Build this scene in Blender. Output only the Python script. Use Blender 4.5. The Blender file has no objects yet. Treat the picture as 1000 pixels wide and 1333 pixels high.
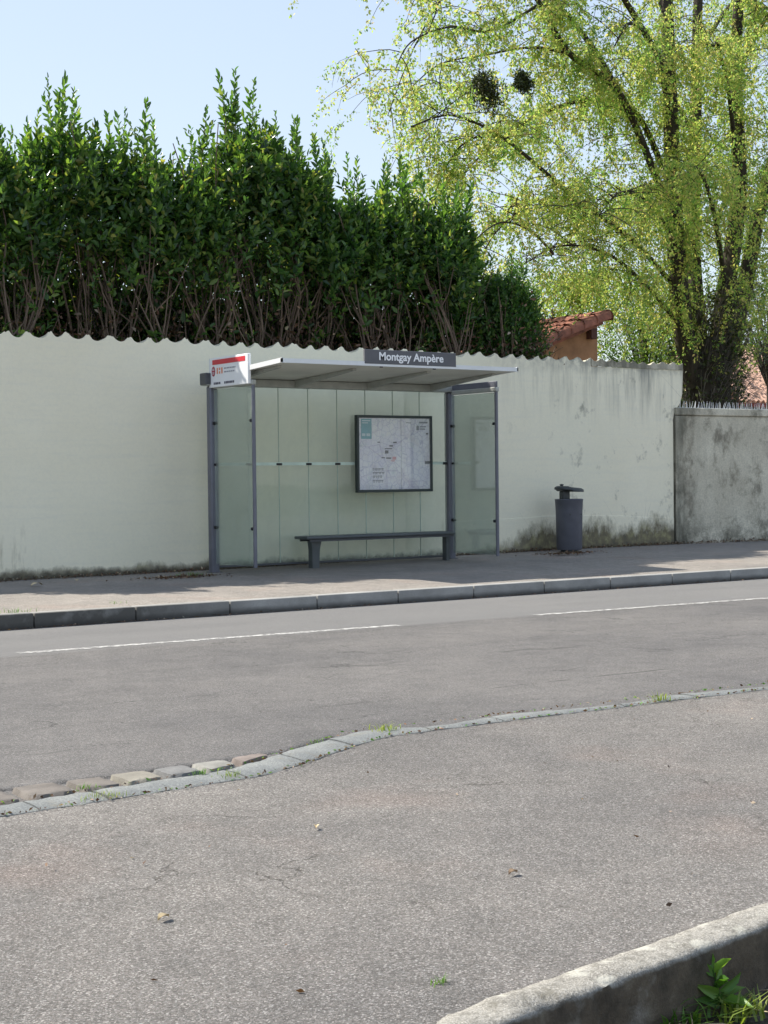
import bpy, bmesh, math, random
import numpy as np
from mathutils import Vector, Matrix
random.seed(7); rng = np.random.default_rng(11)
R = math.radians; PI = math.pi
S = bpy.context.scene; COL = S.collection

# ------------------------------------------------------------------ camera
FPX, CXP, CYP, EYE = 2000.0, 500.0, 666.5, 1.32
psi = math.atan(2907/FPX); pit = math.atan(44.5/FPX); rol = R(.65)
R0 = Vector((math.sin(psi), -math.cos(psi), 0))
FW = Vector((math.cos(psi)*math.cos(pit), math.sin(psi)*math.cos(pit), -math.sin(pit)))
U0 = R0.cross(FW)
RR = R0*math.cos(rol) - U0*math.sin(rol); UU = R0*math.sin(rol) + U0*math.cos(rol)
def ray(x, y): return FW + RR*((x-CXP)/FPX) + UU*((CYP-y)/FPX)
def at(x, y, Y):            # real place on the vertical plane Y metres beyond the camera
    d = ray(x, y); t = Y/d.y; return Vector((d.x*t, Y, EYE+d.z*t))
def gnd(x, y, z=0.0):       # real place on the ground
    d = ray(x, y); t = (z-EYE)/d.z; return Vector((d.x*t, d.y*t, z))
cam = bpy.data.cameras.new('camera'); co = bpy.data.objects.new('camera', cam); COL.objects.link(co)
cam.sensor_fit = 'VERTICAL'; cam.sensor_height = 36; cam.lens = FPX/1333*36
cam.clip_start = .05; cam.clip_end = 2000
m = Matrix((RR, UU, -FW)).transposed().to_4x4(); m.translation = (0, 0, EYE); co.matrix_world = m
S.camera = co

# ------------------------------------------------------------------ light
SUN_EL, SUN_AZ = R(50), R(-35)       # azimuth from +Y towards +X
w = bpy.data.worlds.new('World'); S.world = w; w.use_nodes = True
nt = w.node_tree; nt.nodes.clear()
sk = nt.nodes.new('ShaderNodeTexSky'); sk.sky_type = 'NISHITA'; sk.sun_disc = False
sk.sun_elevation = SUN_EL; sk.sun_rotation = SUN_AZ; sk.air_density = 1.0; sk.dust_density = .7; sk.ozone_density = 2.0; sk.altitude = 200
bg = nt.nodes.new('ShaderNodeBackground'); bg.inputs[1].default_value = .148
wo = nt.nodes.new('ShaderNodeOutputWorld')
hz = nt.nodes.new('ShaderNodeGamma'); hz.inputs[1].default_value = .31      # thin high veil: evens the sky out
hs = nt.nodes.new('ShaderNodeHueSaturation'); hs.inputs['Saturation'].default_value = 1.5; hs.inputs['Hue'].default_value = .509
nt.links.new(sk.outputs[0], hz.inputs[0]); nt.links.new(hz.outputs[0], hs.inputs['Color']); nt.links.new(hs.outputs[0], bg.inputs[0]); nt.links.new(bg.outputs[0], wo.inputs[0])
sl = bpy.data.lights.new('sun', 'SUN'); sl.energy = 2.0; sl.angle = R(.53); sl.color = (1, .945, .85)
so = bpy.data.objects.new('sun', sl); COL.objects.link(so)
sd = Vector((math.sin(SUN_AZ)*math.cos(SUN_EL), math.cos(SUN_AZ)*math.cos(SUN_EL), math.sin(SUN_EL)))
so.rotation_euler = sd.to_track_quat('Z', 'Y').to_euler(); so.location = (-10, 20, 30)
S.view_settings.view_transform = 'Standard'; S.view_settings.look = 'None'
S.view_settings.exposure = 2.08; S.view_settings.gamma = 1

# ------------------------------------------------------------------ materials
class G:
    def __init__(s, name):
        s.m = bpy.data.materials.new(name); s.m.use_nodes = True; s.t = s.m.node_tree; s.t.nodes.clear()
        s.out = s.n('ShaderNodeOutputMaterial'); s.geo = s.n('ShaderNodeNewGeometry'); s.pos = s.geo.outputs['Position']
    def n(s, ty): return s.t.nodes.new(ty)
    def put(s, sock, v):
        if hasattr(v, 'is_output'): s.t.links.new(v, sock)
        else:
            if sock.type == 'RGBA' and len(v) == 3: v = (*v, 1)
            sock.default_value = v
    def map(s, scale=(1, 1, 1), loc=(0, 0, 0), vec=None):
        a = s.n('ShaderNodeMapping'); s.put(a.inputs[0], vec or s.pos); a.inputs[3].default_value = scale; a.inputs[1].default_value = loc
        return a.outputs[0]
    def noise(s, scale, det=3, rough=.55, vec=None, dist=0, col=False):
        a = s.n('ShaderNodeTexNoise'); s.put(a.inputs['Vector'], vec or s.pos)
        a.inputs['Scale'].default_value = scale; a.inputs['Detail'].default_value = det
        a.inputs['Roughness'].default_value = rough; a.inputs['Distortion'].default_value = dist
        return a.outputs['Color' if col else 'Fac']
    def vor(s, scale, feat='F1', out='Distance', vec=None, rnd=1):
        a = s.n('ShaderNodeTexVoronoi'); a.feature = feat; s.put(a.inputs['Vector'], vec or s.pos); a.inputs['Scale'].default_value = scale
        a.inputs['Randomness'].default_value = rnd
        return a.outputs[out]
    def math(s, op, a, b=0, c=0, clamp=False):
        x = s.n('ShaderNodeMath'); x.operation = op; x.use_clamp = clamp
        s.put(x.inputs[0], a); s.put(x.inputs[1], b); s.put(x.inputs[2], c); return x.outputs[0]
    def sep(s, v=None):
        x = s.n('ShaderNodeSeparateXYZ'); s.put(x.inputs[0], v or s.pos); return x.outputs
    def rng(s, v, a, b, c=0., d=1., smooth=False):
        x = s.n('ShaderNodeMapRange'); x.clamp = True
        if smooth: x.interpolation_type = 'SMOOTHSTEP'
        s.put(x.inputs[0], v)
        for i, q in enumerate((a, b, c, d)): s.put(x.inputs[i+1], q)
        return x.outputs[0]
    def mix(s, f, a, b, mode='MIX'):
        x = s.n('ShaderNodeMix'); x.data_type = 'RGBA'; x.blend_type = mode
        s.put(x.inputs[0], f); s.put(x.inputs[6], a); s.put(x.inputs[7], b); return x.outputs[2]
    def ramp(s, f, stops):
        x = s.n('ShaderNodeValToRGB'); s.put(x.inputs[0], f); e = x.color_ramp.elements
        while len(e) < len(stops): e.new(.5)
        for q, (p, c) in zip(e, stops): q.position = p; q.color = (*c, 1)
        return x.outputs[0]
    def bump(s, h, dist=.01, st=1., nrm=None):
        x = s.n('ShaderNodeBump'); s.put(x.inputs['Height'], h); x.inputs['Distance'].default_value = dist; x.inputs['Strength'].default_value = st
        if nrm: s.put(x.inputs['Normal'], nrm)
        return x.outputs[0]
    def bsdf(s, col, rough=.6, metal=0., nrm=None, spec=.5, link=True):
        b = s.n('ShaderNodeBsdfPrincipled'); s.put(b.inputs['Base Color'], col); s.put(b.inputs['Roughness'], rough)
        s.put(b.inputs['Metallic'], metal); s.put(b.inputs['Specular IOR Level'], spec)
        if nrm: s.put(b.inputs['Normal'], nrm)
        if link: s.t.links.new(b.outputs[0], s.out.inputs[0])
        return b.outputs[0]
    def surf(s, sh): s.t.links.new(sh, s.out.inputs[0])
    def mixsh(s, f, a, b):
        x = s.n('ShaderNodeMixShader'); s.put(x.inputs[0], f); s.put(x.inputs[1], a); s.put(x.inputs[2], b); return x.outputs[0]

MAT = {}
def simple(name, col, rough=.5, metal=0., var=.12, scale=8, spec=.5, bump=0., bscale=200):
    g = G(name); n = g.noise(scale, 4); c = g.mix(g.rng(n, .3, .7), tuple(x*(1-var) for x in col), tuple(min(1, x*(1+var)) for x in col))
    nr = g.bump(g.noise(bscale, 2), .002, bump) if bump else None
    g.bsdf(c, rough, metal, nr, spec); MAT[name] = g.m; return g.m

def aggregate(name, lo, mid, hi, pale, size, seam=False, cracks=.5, tintw=(1, 1, 1)):
    g = G(name); x, y, z = g.sep()
    cell = g.vor(size, out='Color'); cs = g.n('ShaderNodeSeparateColor'); g.put(cs.inputs[0], cell)
    c = g.ramp(cs.outputs[0], [(0, lo), (.35, mid), (.8, hi), (.97, pale)])
    warm = g.mix(g.math('MULTIPLY', cs.outputs[1], .35), c, g.mix(1, c, (1.12, .98, .88), 'MULTIPLY'))
    d = g.vor(size, 'DISTANCE_TO_EDGE'); gap = g.rng(d, .0, .12)
    c = g.mix(gap, g.mix(1, warm, (.55, .53, .52), 'MULTIPLY'), warm)
    fine = g.noise(size*1.7, 2, .6); c = g.mix(g.rng(fine, .35, .7, 0, .28), c, g.mix(1, c, (.6, .6, .6), 'MULTIPLY'))
    # worn tone: broad patches and streaks
    big = g.noise(.55, 5, .6); c = g.mix(g.rng(big, .3, .7), g.mix(1, c, (.79, .79, .80), 'MULTIPLY'), g.mix(1, c, (1.15, 1.13, 1.10), 'MULTIPLY'))
    md = g.noise(4.5, 4, .65); c = g.mix(g.rng(md, .35, .75), g.mix(1, c, (.86, .86, .86), 'MULTIPLY'), g.mix(1, c, (1.08, 1.07, 1.07), 'MULTIPLY'))
    pk = 0 if seam else g.noise(1.3, 3, .5, vec=g.map(loc=(7, 3, 0))); c = c if seam else g.mix(g.rng(pk, .55, .75, 0, .6), c, g.mix(1, c, (1.12, .985, .94), 'MULTIPLY'))
    # cracks
    wv = g.n('ShaderNodeVectorMath'); wv.operation = 'MULTIPLY_ADD'
    g.put(wv.inputs[0], g.noise(3, 4, col=True)); wv.inputs[1].default_value = (.7, .7, 0); g.put(wv.inputs[2], g.pos)
    ce = g.vor(.75, 'DISTANCE_TO_EDGE', vec=wv.outputs[0])
    cm = g.math('MULTIPLY', g.rng(ce, .001, .006, 1, 0), g.rng(g.noise(.8, 3, vec=g.map(loc=(3, 9, 1))), .51, .61))
    cm = g.math('MULTIPLY', cm, cracks)
    c = g.mix(cm, c, g.mix(1, c, (.5, .49, .47), 'MULTIPLY'))
    if seam:
        # smoother paler strip between white line and kerb, and a sawn joint near the edge
        sm = g.rng(g.math('ADD', y, g.math('MULTIPLY', g.noise(2, 3), .2)), 11.2, 11.35)
        c = g.mix(sm, c, g.mix(.75, c, (.178, .175, .17)))
        wob = g.math('MULTIPLY', g.math('SUBTRACT', g.noise(1.2, 3), .5), .16)
        dd = g.math('ABSOLUTE', g.math('SUBTRACT', g.math('ADD', y, wob), 7.5))
        sj = g.math('MULTIPLY', g.rng(dd, .006, .016, 1, 0), g.rng(g.noise(1.7, 2, vec=g.map((1, .05, 1))), .42, .55))
        sj = g.math('MULTIPLY', sj, g.rng(x, 3.5, 6.5))
        dk = g.math('MULTIPLY', g.rng(g.noise(.9, 4, .6, vec=g.map((.45, 1.6, 1), (2, 5, 0))), .52, .72), .5)
        c = g.mix(dk, c, g.mix(1, c, (.78, .78, .79), 'MULTIPLY'))
        lc = g.vor(1.0, 'DISTANCE_TO_EDGE', vec=g.map((.45, 2.3, 1), (0, .3, 0), wv.outputs[0]))
        lm = g.math('MULTIPLY', g.rng(lc, .002, .012, 1, 0), g.rng(g.noise(2.2, 3, vec=g.map((.5, 1, 1), (6, 2, 0))), .50, .58))
        lm = g.math('MULTIPLY', lm, g.rng(y, 11.0, 11.2, .75, 0)); c = g.mix(lm, c, (.05, .049, .047))
        tr = g.rng(g.noise(1., 2, vec=g.map((.06, 1.5, 1), (0, 2.2, 0))), .42, .62); c = g.mix(g.math('MULTIPLY', tr, .35), c, g.mix(1, c, (1.16, 1.15, 1.14), 'MULTIPLY'))
        c = g.mix(g.math('MULTIPLY', sj, .85), c, (.035, .034, .033))
        # dirt collected along the far kerb
        c = g.mix(g.math('MULTIPLY', g.rng(g.math('ADD', y, g.math('MULTIPLY', g.noise(5, 4), .12)), 13.16, 13.24), .7), c, (.06, .055, .045))
    h = g.math('ADD', g.math('MULTIPLY', gap, .6), g.math('MULTIPLY', cs.outputs[2], .6)); h = g.math('SUBTRACT', h, cm)
    g.bsdf(c, .88, 0, g.bump(h, .0035, .75), .3); MAT[name] = g.m

aggregate('pavement_asphalt', (.115, .111, .104), (.185, .180, .171), (.245, .239, .228), (.40, .395, .38), 185, cracks=1.)
aggregate('road_asphalt', (.115, .1145, .113), (.160, .159, .157), (.192, .191, .188), (.29, .288, .283), 175, seam=True, cracks=.5)
aggregate('far_asphalt', (.20, .188, .17), (.29, .273, .25), (.37, .35, .32), (.5, .48, .44), 140, cracks=.7)

def wall_mat():
    g = G('white_render'); x, y, z = g.sep()
    b = g.noise(1.1, 5, .6); f = g.noise(28, 4, .6)
    c = g.mix(g.rng(b, .3, .7), (.845, .785, .605), (.885, .83, .655))
    c = g.mix(g.rng(g.noise(.5, 2, vec=g.map(loc=(5, 0, 2))), .4, .65, 0, .5), c, (.815, .78, .615))
    c = g.mix(g.rng(f, .4, .75, 0, .12), c, (.5, .5, .46))
    # faint horizontal float marks
    hz = g.noise(3, 3, vec=g.map((.35, 1, 5))); c = g.mix(g.rng(hz, .5, .75, 0, .15), c, (.6, .61, .56))
    # run-off streaks below the coping, strongest on the right third
    st = g.noise(5, 4, .65, vec=g.map((1.6, 1, .14))); st = g.rng(st, .43, .68)
    top = g.rng(z, 1.9, 3.05, 0, 1, True); rt = g.rng(x, 13.8, 16.0)
    st2 = g.math('MULTIPLY', g.math('MULTIPLY', st, top), rt)
    c = g.mix(g.math('MULTIPLY', st2, .85), c, (.27, .27, .24))
    edge = g.math('MULTIPLY', g.rng(z, 2.86, 3.1), g.math('MULTIPLY', rt, g.rng(g.noise(7, 4), .35, .6)))
    c = g.mix(g.math('MULTIPLY', edge, .8), c, (.2, .2, .18))
    # dark patches of grime on the right third
    pt = g.math('MULTIPLY', g.rng(g.noise(2.1, 5, .7, vec=g.map((1, 1, .8), (4, 0, 7))), .60, .72), rt)
    c = g.mix(g.math('MULTIPLY', pt, .7), c, (.2, .195, .165))
    # moss and splash dirt at the foot
    en = g.noise(2.3, 8, .78, vec=g.map((1, 1, .45))); hgt = g.rng(x, 13.9, 15.0, .42, 1.4)
    lv = g.math('DIVIDE', g.math('SUBTRACT', z, .12), hgt)
    ms = g.rng(g.math('ADD', g.math('MULTIPLY', lv, -1.25), en), .04, .26)
    mr = g.math('MULTIPLY', ms, g.rng(x, 14.1, 14.9, .75, 1))
    mcol = g.ramp(g.noise(7, 5, .7), [(.3, (.035, .03, .02)), (.5, (.105, .085, .045)), (.64, (.21, .19, .085)), (.8, (.3, .28, .18))])
    c = g.mix(g.math('MULTIPLY', mr, .9), c, mcol)
    ft = g.rng(g.math('ADD', z, g.math('MULTIPLY', g.noise(9, 4), -.16)), .1, .17, 1, 0)
    c = g.mix(g.math('MULTIPLY', ft, .75), c, (.04, .034, .025))
    # streaky stain low on the left
    ls = g.math('MULTIPLY', g.rng(g.noise(9, 4, .6, vec=g.map((1, 1, .2))), .55, .7), g.math('MULTIPLY', g.rng(z, .2, .95, 1, 0), g.rng(g.math('ABSOLUTE', g.math('SUBTRACT', x, 6.75)), .15, .4, 1, 0)))
    c = g.mix(g.math('MULTIPLY', ls, .55), c, (.2, .17, .1))
    ck = g.math('MULTIPLY', g.rng(g.vor(1.1, 'DISTANCE_TO_EDGE', vec=g.map((1, 1, .6))), .001, .004, 1, 0), g.rng(g.noise(.9, 2, vec=g.map(loc=(1, 2, 3))), .52, .6, 0, .3)); ck = g.math('MULTIPLY', ck, rt)
    c = g.mix(ck, c, (.2, .19, .17))
    h = g.math('ADD', g.math('MULTIPLY', g.noise(60, 4, .7), .35), g.noise(2.2, 3))
    g.bsdf(c, .92, 0, g.bump(h, .012, .5), .2); MAT['white_render'] = g.m
    g = G('stained_concrete'); x, y, z = g.sep()
    c = g.mix(g.rng(g.noise(1.4, 5, .65), .3, .7), (.50, .455, .355), (.74, .69, .555))
    c = g.mix(g.rng(g.noise(40, 4), .35, .7, 0, .35), c, (.2, .2, .17))
    st = g.rng(g.noise(3.2, 5, .7, vec=g.map((.8, 1, .5), (3, 0, 1))), .5, .66)
    c = g.mix(g.math('MULTIPLY', st, .8), c, (.17, .152, .115))
    pt = g.rng(g.noise(2.6, 6, .75, vec=g.map(loc=(8, 1, 2))), .54, .66); c = g.mix(g.math('MULTIPLY', pt, .6), c, (.15, .14, .105))
    lf = g.math('MULTIPLY', g.rng(x, 18.0, 18.6, 1, 0), g.rng(g.noise(4, 4, vec=g.map((1, 1, .2))), .35, .6)); c = g.mix(g.math('MULTIPLY', lf, .75), c, (.10, .10, .075))
    bt = g.math('MULTIPLY', g.rng(z, .15, .75, 1, 0), g.rng(g.noise(5, 6, .75), .4, .6)); c = g.mix(g.math('MULTIPLY', bt, .75), c, (.07, .068, .05))
    g.bsdf(c, .93, 0, g.bump(g.math('ADD', g.noise(45, 4, .7), g.noise(5, 4)), .01, .6), .2); MAT['stained_concrete'] = g.m
wall_mat()

def kerb_mats():
    g = G('kerb_concrete'); x, y, z = g.sep()
    c = g.mix(g.rng(g.noise(3, 5, .6), .3, .7), (.235, .23, .215), (.36, .352, .33))
    c = g.mix(g.rng(g.noise(70, 3, .6), .35, .7, 0, .4), c, (.16, .16, .155))
    dp = g.math('MULTIPLY', g.rng(x, 6.2, 7.6, 1, 0), g.rng(g.noise(6, 4), .15, .5)); dp = g.math('MULTIPLY', dp, g.rng(y, 13.2, 13.3, 1, 0))
    c = g.mix(g.math('MULTIPLY', dp, .85), c, (.055, .052, .045))
    lo = g.rng(g.math('ADD', z, g.math('MULTIPLY', g.noise(4, 4), -.06)), -.01, .035, 1, 0); c = g.mix(g.math('MULTIPLY', lo, .8), c, (.06, .056, .05))
    g.bsdf(c, .85, 0, g.bump(g.noise(90, 3, .7), .003, .6), .3); MAT['kerb_concrete'] = g.m
    g = G('old_kerb'); x, y, z = g.sep(); nz = g.sep(g.geo.outputs['Normal'])[2]
    c = g.mix(g.rng(g.noise(7, 5, .65), .3, .7), (.15, .14, .12), (.30, .285, .25))
    c = g.mix(g.rng(g.noise(190, 3, .6), .42, .66, 0, .75), c, (.44, .42, .38))
    c = g.mix(g.rng(g.vor(95), .22, .1, 0, .6), c, (.10, .095, .085))
    c = g.mix(g.rng(g.noise(34, 5, .75), .5, .62, 0, .6), c, (.115, .108, .09))
    lw = g.n('ShaderNodeVectorMath'); lw.operation = 'MULTIPLY_ADD'; g.put(lw.inputs[0], g.noise(22, 4, col=True)); lw.inputs[1].default_value = (.09, .09, .09); g.put(lw.inputs[2], g.pos)
    c = g.mix(g.rng(g.vor(8, vec=lw.outputs[0]), .34, .2, 0, .6), c, (.46, .45, .39))
    c = g.mix(g.rng(g.noise(11, 6, .7, vec=g.map(loc=(4, 4, 4))), .56, .68, 0, .75), c, (.13, .12, .095))
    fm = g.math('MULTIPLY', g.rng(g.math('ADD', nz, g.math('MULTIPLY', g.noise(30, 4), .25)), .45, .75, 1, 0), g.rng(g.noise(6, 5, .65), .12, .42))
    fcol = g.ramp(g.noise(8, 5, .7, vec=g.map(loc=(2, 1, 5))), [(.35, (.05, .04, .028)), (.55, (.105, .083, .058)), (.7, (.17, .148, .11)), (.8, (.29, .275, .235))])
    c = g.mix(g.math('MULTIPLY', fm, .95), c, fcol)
    g.bsdf(c, .9, 0, g.bump(g.math('ADD', g.noise(120, 4, .7), g.noise(25, 4, .6)), .006, .8), .25); MAT['old_kerb'] = g.m
    g = G('granite'); c = g.ramp(g.noise(120, 3, .7), [(.3, (.09, .095, .098)), (.5, (.165, .172, .172)), (.7, (.27, .275, .265))])
    c = g.mix(g.rng(g.noise(5, 4), .35, .7), g.mix(1, c, (.8, .82, .82), 'MULTIPLY'), g.mix(1, c, (1.12, 1.12, 1.08), 'MULTIPLY'))
    c = g.mix(g.rng(g.noise(9, 5, .7, vec=g.map(loc=(3, 3, 0))), .55, .7, 0, .6), c, (.16, .145, .11))
    g.bsdf(c, .75, 0, g.bump(g.noise(70, 4, .7), .006, .7), .4); MAT['granite'] = g.m
kerb_mats()
def sett_mat(name, col):
    g = G(name); c = g.mix(g.rng(g.noise(8, 5, .65), .3, .7), tuple(v*.72 for v in col), tuple(v*1.2 for v in col))
    c = g.mix(g.rng(g.noise(130, 3), .4, .7, 0, .4), c, tuple(v*.55 for v in col))
    g.bsdf(c, .8, 0, g.bump(g.noise(60, 4, .7), .006, .7), .35); MAT[name] = g.m
sett_mat('sett_brown', (.155, .137, .12)); sett_mat('sett_grey', (.165, .163, .158)); sett_mat('sett_tan', (.225, .208, .172)); sett_mat('sett_pink', (.20, .165, .145)); sett_mat('sett_pale', (.235, .228, .205))

def paint_mat():
    g = G('road_paint'); e = g.noise(14, 6, .75); f = g.noise(140, 2)
    c = g.mix(g.rng(g.noise(6, 4), .3, .7), (.40, .392, .372), (.54, .53, .505))
    b = g.bsdf(c, .7, link=False); t = g.n('ShaderNodeBsdfTransparent')
    k = g.rng(g.math('ADD', e, g.math('MULTIPLY', f, .35)), .58, .76, 0, .9)
    g.surf(g.mixsh(k, b, t.outputs[0])); MAT['road_paint'] = g.m
paint_mat()
def soil_mat():
    g = G('soil'); c = g.ramp(g.noise(22, 6, .75), [(.3, (.03, .026, .02)), (.5, (.085, .075, .06)), (.66, (.16, .145, .12)), (.8, (.3, .28, .24))])
    c = g.mix(g.rng(g.vor(60), .18, .08, 0, .6), c, (.28, .265, .235))
    g.bsdf(c, .95, 0, g.bump(g.math('ADD', g.noise(70, 5, .7), g.noise(9, 4)), .02, .9), .2); MAT['soil'] = g.m
    g = G('earth'); c = g.ramp(g.noise(1.5, 6, .7), [(.35, (.04, .05, .02)), (.6, (.08, .085, .04)), (.75, (.12, .1, .06))])
    g.bsdf(c, .95, 0, g.bump(g.noise(12, 5, .7), .05, .8), .2); MAT['earth'] = g.m
soil_mat()

def glass_mat(name, tint, k0=.06, k1=.17):
    g = G(name); t = g.n('ShaderNodeBsdfTransparent'); g.put(t.inputs[0], tint)
    gl = g.n('ShaderNodeBsdfGlossy'); gl.inputs['Roughness'].default_value = .03
    g.put(gl.inputs['Normal'], g.bump(g.noise(1.4, 2), .004, .3))
    fr = g.n('ShaderNodeFresnel'); fr.inputs[0].default_value = 1.45
    # thin patchy film of dust, its pale green also standing in for reflected daylight
    d = g.n('ShaderNodeBsdfDiffuse'); g.put(d.inputs[0], (.76, .87, .78))
    k = g.rng(g.noise(1.7, 5, .6, vec=g.map((1, 1, .6))), .3, .75, k0, k1)
    a = g.mixsh(k, t.outputs[0], d.outputs[0])
    g.surf(g.mixsh(g.math('MULTIPLY', fr.outputs[0], .7), a, gl.outputs[0])); MAT[name] = g.m
glass_mat('clear_glass', (.975, .995, .98)); glass_mat('side_glass', (.95, .99, .965)); glass_mat('case_glass', (.98, .985, .985), .0, .03)

simple('post_grey', (.145, .15, .18), .45, .2, .12, 5, bump=.15)
simple('dark_grey', (.075, .078, .085), .5, .1)
simple('roof_grey', (.66, .66, .59), .6, 0, .12, 2)
simple('roof_edge', (.72, .73, .73), .45, 0, .05)
simple('beam_grey', (.40, .41, .38), .55, .1)
simple('bench_grey', (.085, .095, .10), .42, .3)
simple('black_rubber', (.015, .015, .017), .6)
simple('seal_green', (.42, .50, .43), .4); simple('rail_green', (.58, .70, .61), .3)
simple('frame_dark', (.03, .042, .042), .4, .2)
simple('sign_grey', (.105, .105, .115), .55, 0, .06)
simple('sign_white', (.80, .81, .82), .45, 0, .03)
simple('sign_red', (.58, .035, .05), .45, 0, .05)
simple('sign_maroon', (.33, .03, .06), .5, 0, .05)
simple('sign_orange', (.72, .25, .12), .5, 0, .05)
simple('ink_grey', (.30, .31, .34), .6, 0, .05)
simple('ink_dark', (.12, .12, .15), .6, 0, .05)
simple('letter_white', (.85, .85, .85), .5, 0, .02)
simple('map_teal', (.19, .45, .52), .55, 0, .1, 9)
simple('map_pale', (.62, .74, .78), .55, 0, .05)
simple('map_pink', (.78, .42, .44), .55, 0, .1)
simple('bin_grey', (.085, .087, .108), .5, .1, .12, 7, bump=.25)
simple('bin_dark', (.05, .056, .06), .5, .2)
simple('galvanised', (.66, .67, .68), .5, .25)
simple('tile_terracotta', (.25, .095, .062), .85, 0, .45, 5, bump=.7, bscale=60)
simple('tile_pink', (.52, .33, .25), .85, 0, .35, 3, bump=.5, bscale=40)
simple('ochre_render', (.33, .17, .085), .9, 0, .25, 4, bump=.6, bscale=50)
simple('dark_wood', (.09, .035, .025), .8)
simple('house_render', (.46, .36, .30), .9, 0, .15, 3)
simple('window_dark', (.03, .035, .04), .2)
simple('red_paint', (.32, .06, .05), .7, 0, .3, 9)

def map_mat():
    g = G('map_paper'); x, y, z = g.sep(); v = g.map((1, 0, 1))
    c = g.mix(g.rng(g.noise(3.2, 4, vec=v), .35, .65), (.82, .81, .90), (.93, .93, .94))
    c = g.mix(g.rng(g.noise(5, 3, vec=g.map((1, 0, 1), (3, 0, 3))), .52, .62, 0, .5), c, (.72, .68, .72))
    c = g.mix(g.rng(g.noise(6, 3, vec=g.map((1, 0, 1), (9, 0, 3))), .6, .68, 0, .5), c, (.62, .70, .70))
    c = g.mix(g.rng(g.vor(5, 'DISTANCE_TO_EDGE', vec=v), .008, .03, .6, 0), c, (.93, .92, .90))
    c = g.mix(g.rng(g.vor(13, 'DISTANCE_TO_EDGE', vec=v), .01, .05, .7, 0), c, (.55, .55, .68))
    c = g.mix(g.rng(g.vor(2.4, 'DISTANCE_TO_EDGE', vec=g.map((1, 0, 1), (.4, 0, .2))), .004, .012, .45, 0), c, (.50, .45, .60))
    sp = g.math('MULTIPLY', g.rng(g.vor(30, vec=v), .16, .1), g.rng(g.noise(7, 2, vec=v), .55, .6)); c = g.mix(g.math('MULTIPLY', sp, .5), c, (.34, .34, .44))
    g.bsdf(c, .6, 0, None, .3); MAT['map_paper'] = g.m
map_mat()

def leaf_mat(name, stops, trans=.35, rough=.4, spec=.5, tint=(.62, .78, .8), tr=(1.6, 1.6, .6)):
    g = G(name); r = g.geo.outputs['Random Per Island']; c = g.ramp(r, stops)
    c = g.mix(g.rng(g.noise(1.4, 3), .35, .6, .75, 0), c, g.mix(1, c, tint, 'MULTIPLY'))
    b = g.bsdf(c, rough, 0, None, spec, link=False)
    t = g.n('ShaderNodeBsdfTranslucent'); g.put(t.inputs[0], g.mix(1, c, tr, 'MULTIPLY'))
    g.surf(g.mixsh(trans, b, t.outputs[0])); MAT[name] = g.m
leaf_mat('laurel_leaf', [(0, (.028, .064, .022)), (.4, (.06, .13, .038)), (.72, (.115, .205, .052)), (.93, (.21, .30, .075)), (1, (.33, .30, .10))], .45, .25)
leaf_mat('young_leaf', [(0, (.05, .11, .03)), (.4, (.085, .18, .045)), (.8, (.15, .26, .07)), (1, (.26, .32, .10))], .45, .3)
leaf_mat('bush_leaf', [(0, (.03, .075, .022)), (.5, (.06, .14, .035)), (.9, (.12, .21, .05)), (1, (.18, .25, .07))], .42, .35)
leaf_mat('tree_leaf', [(0, (.15, .27, .08)), (.3, (.31, .41, .10)), (.6, (.48, .50, .14)), (.86, (.60, .53, .18)), (1, (.46, .32, .19))], .58, .5, .35, (.66, .95, .75), (1.4, 1.42, 1.05))
leaf_mat('mid_leaf', [(0, (.05, .10, .03)), (.5, (.10, .18, .045)), (1, (.2, .27, .07))], .4, .5)
leaf_mat('grey_leaf', [(0, (.045, .07, .045)), (.5, (.08, .11, .065)), (1, (.14, .16, .1))], .25, .6)
leaf_mat('mistletoe_leaf', [(0, (.03, .04, .012)), (.6, (.05, .062, .016)), (1, (.10, .11, .03))], .25, .6)
leaf_mat('dead_leaf', [(0, (.05, .022, .014)), (.4, (.10, .05, .03)), (.8, (.2, .11, .07)), (.95, (.42, .3, .22)), (1, (.55, .46, .36))], .2, .7)
leaf_mat('weed_leaf', [(0, (.05, .12, .02)), (.5, (.10, .22, .035)), (1, (.2, .33, .06))], .4, .45)
leaf_mat('weed_yellow', [(0, (.13, .19, .03)), (.5, (.22, .28, .05)), (1, (.33, .36, .09))], .4, .5)
def bark(name, a, b):
    g = G(name); n = g.noise(14, 5, .7, vec=g.map((1, 1, .25))); c = g.mix(g.rng(n, .3, .7), a, b)
    g.bsdf(c, .9, 0, g.bump(n, .03, .8), .2); MAT[name] = g.m
bark('bark_dark', (.022, .018, .015), (.085, .07, .055)); bark('bark_laurel', (.10, .075, .055), (.23, .165, .12)); bark('bark_grey', (.10, .09, .08), (.22, .2, .17))

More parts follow.
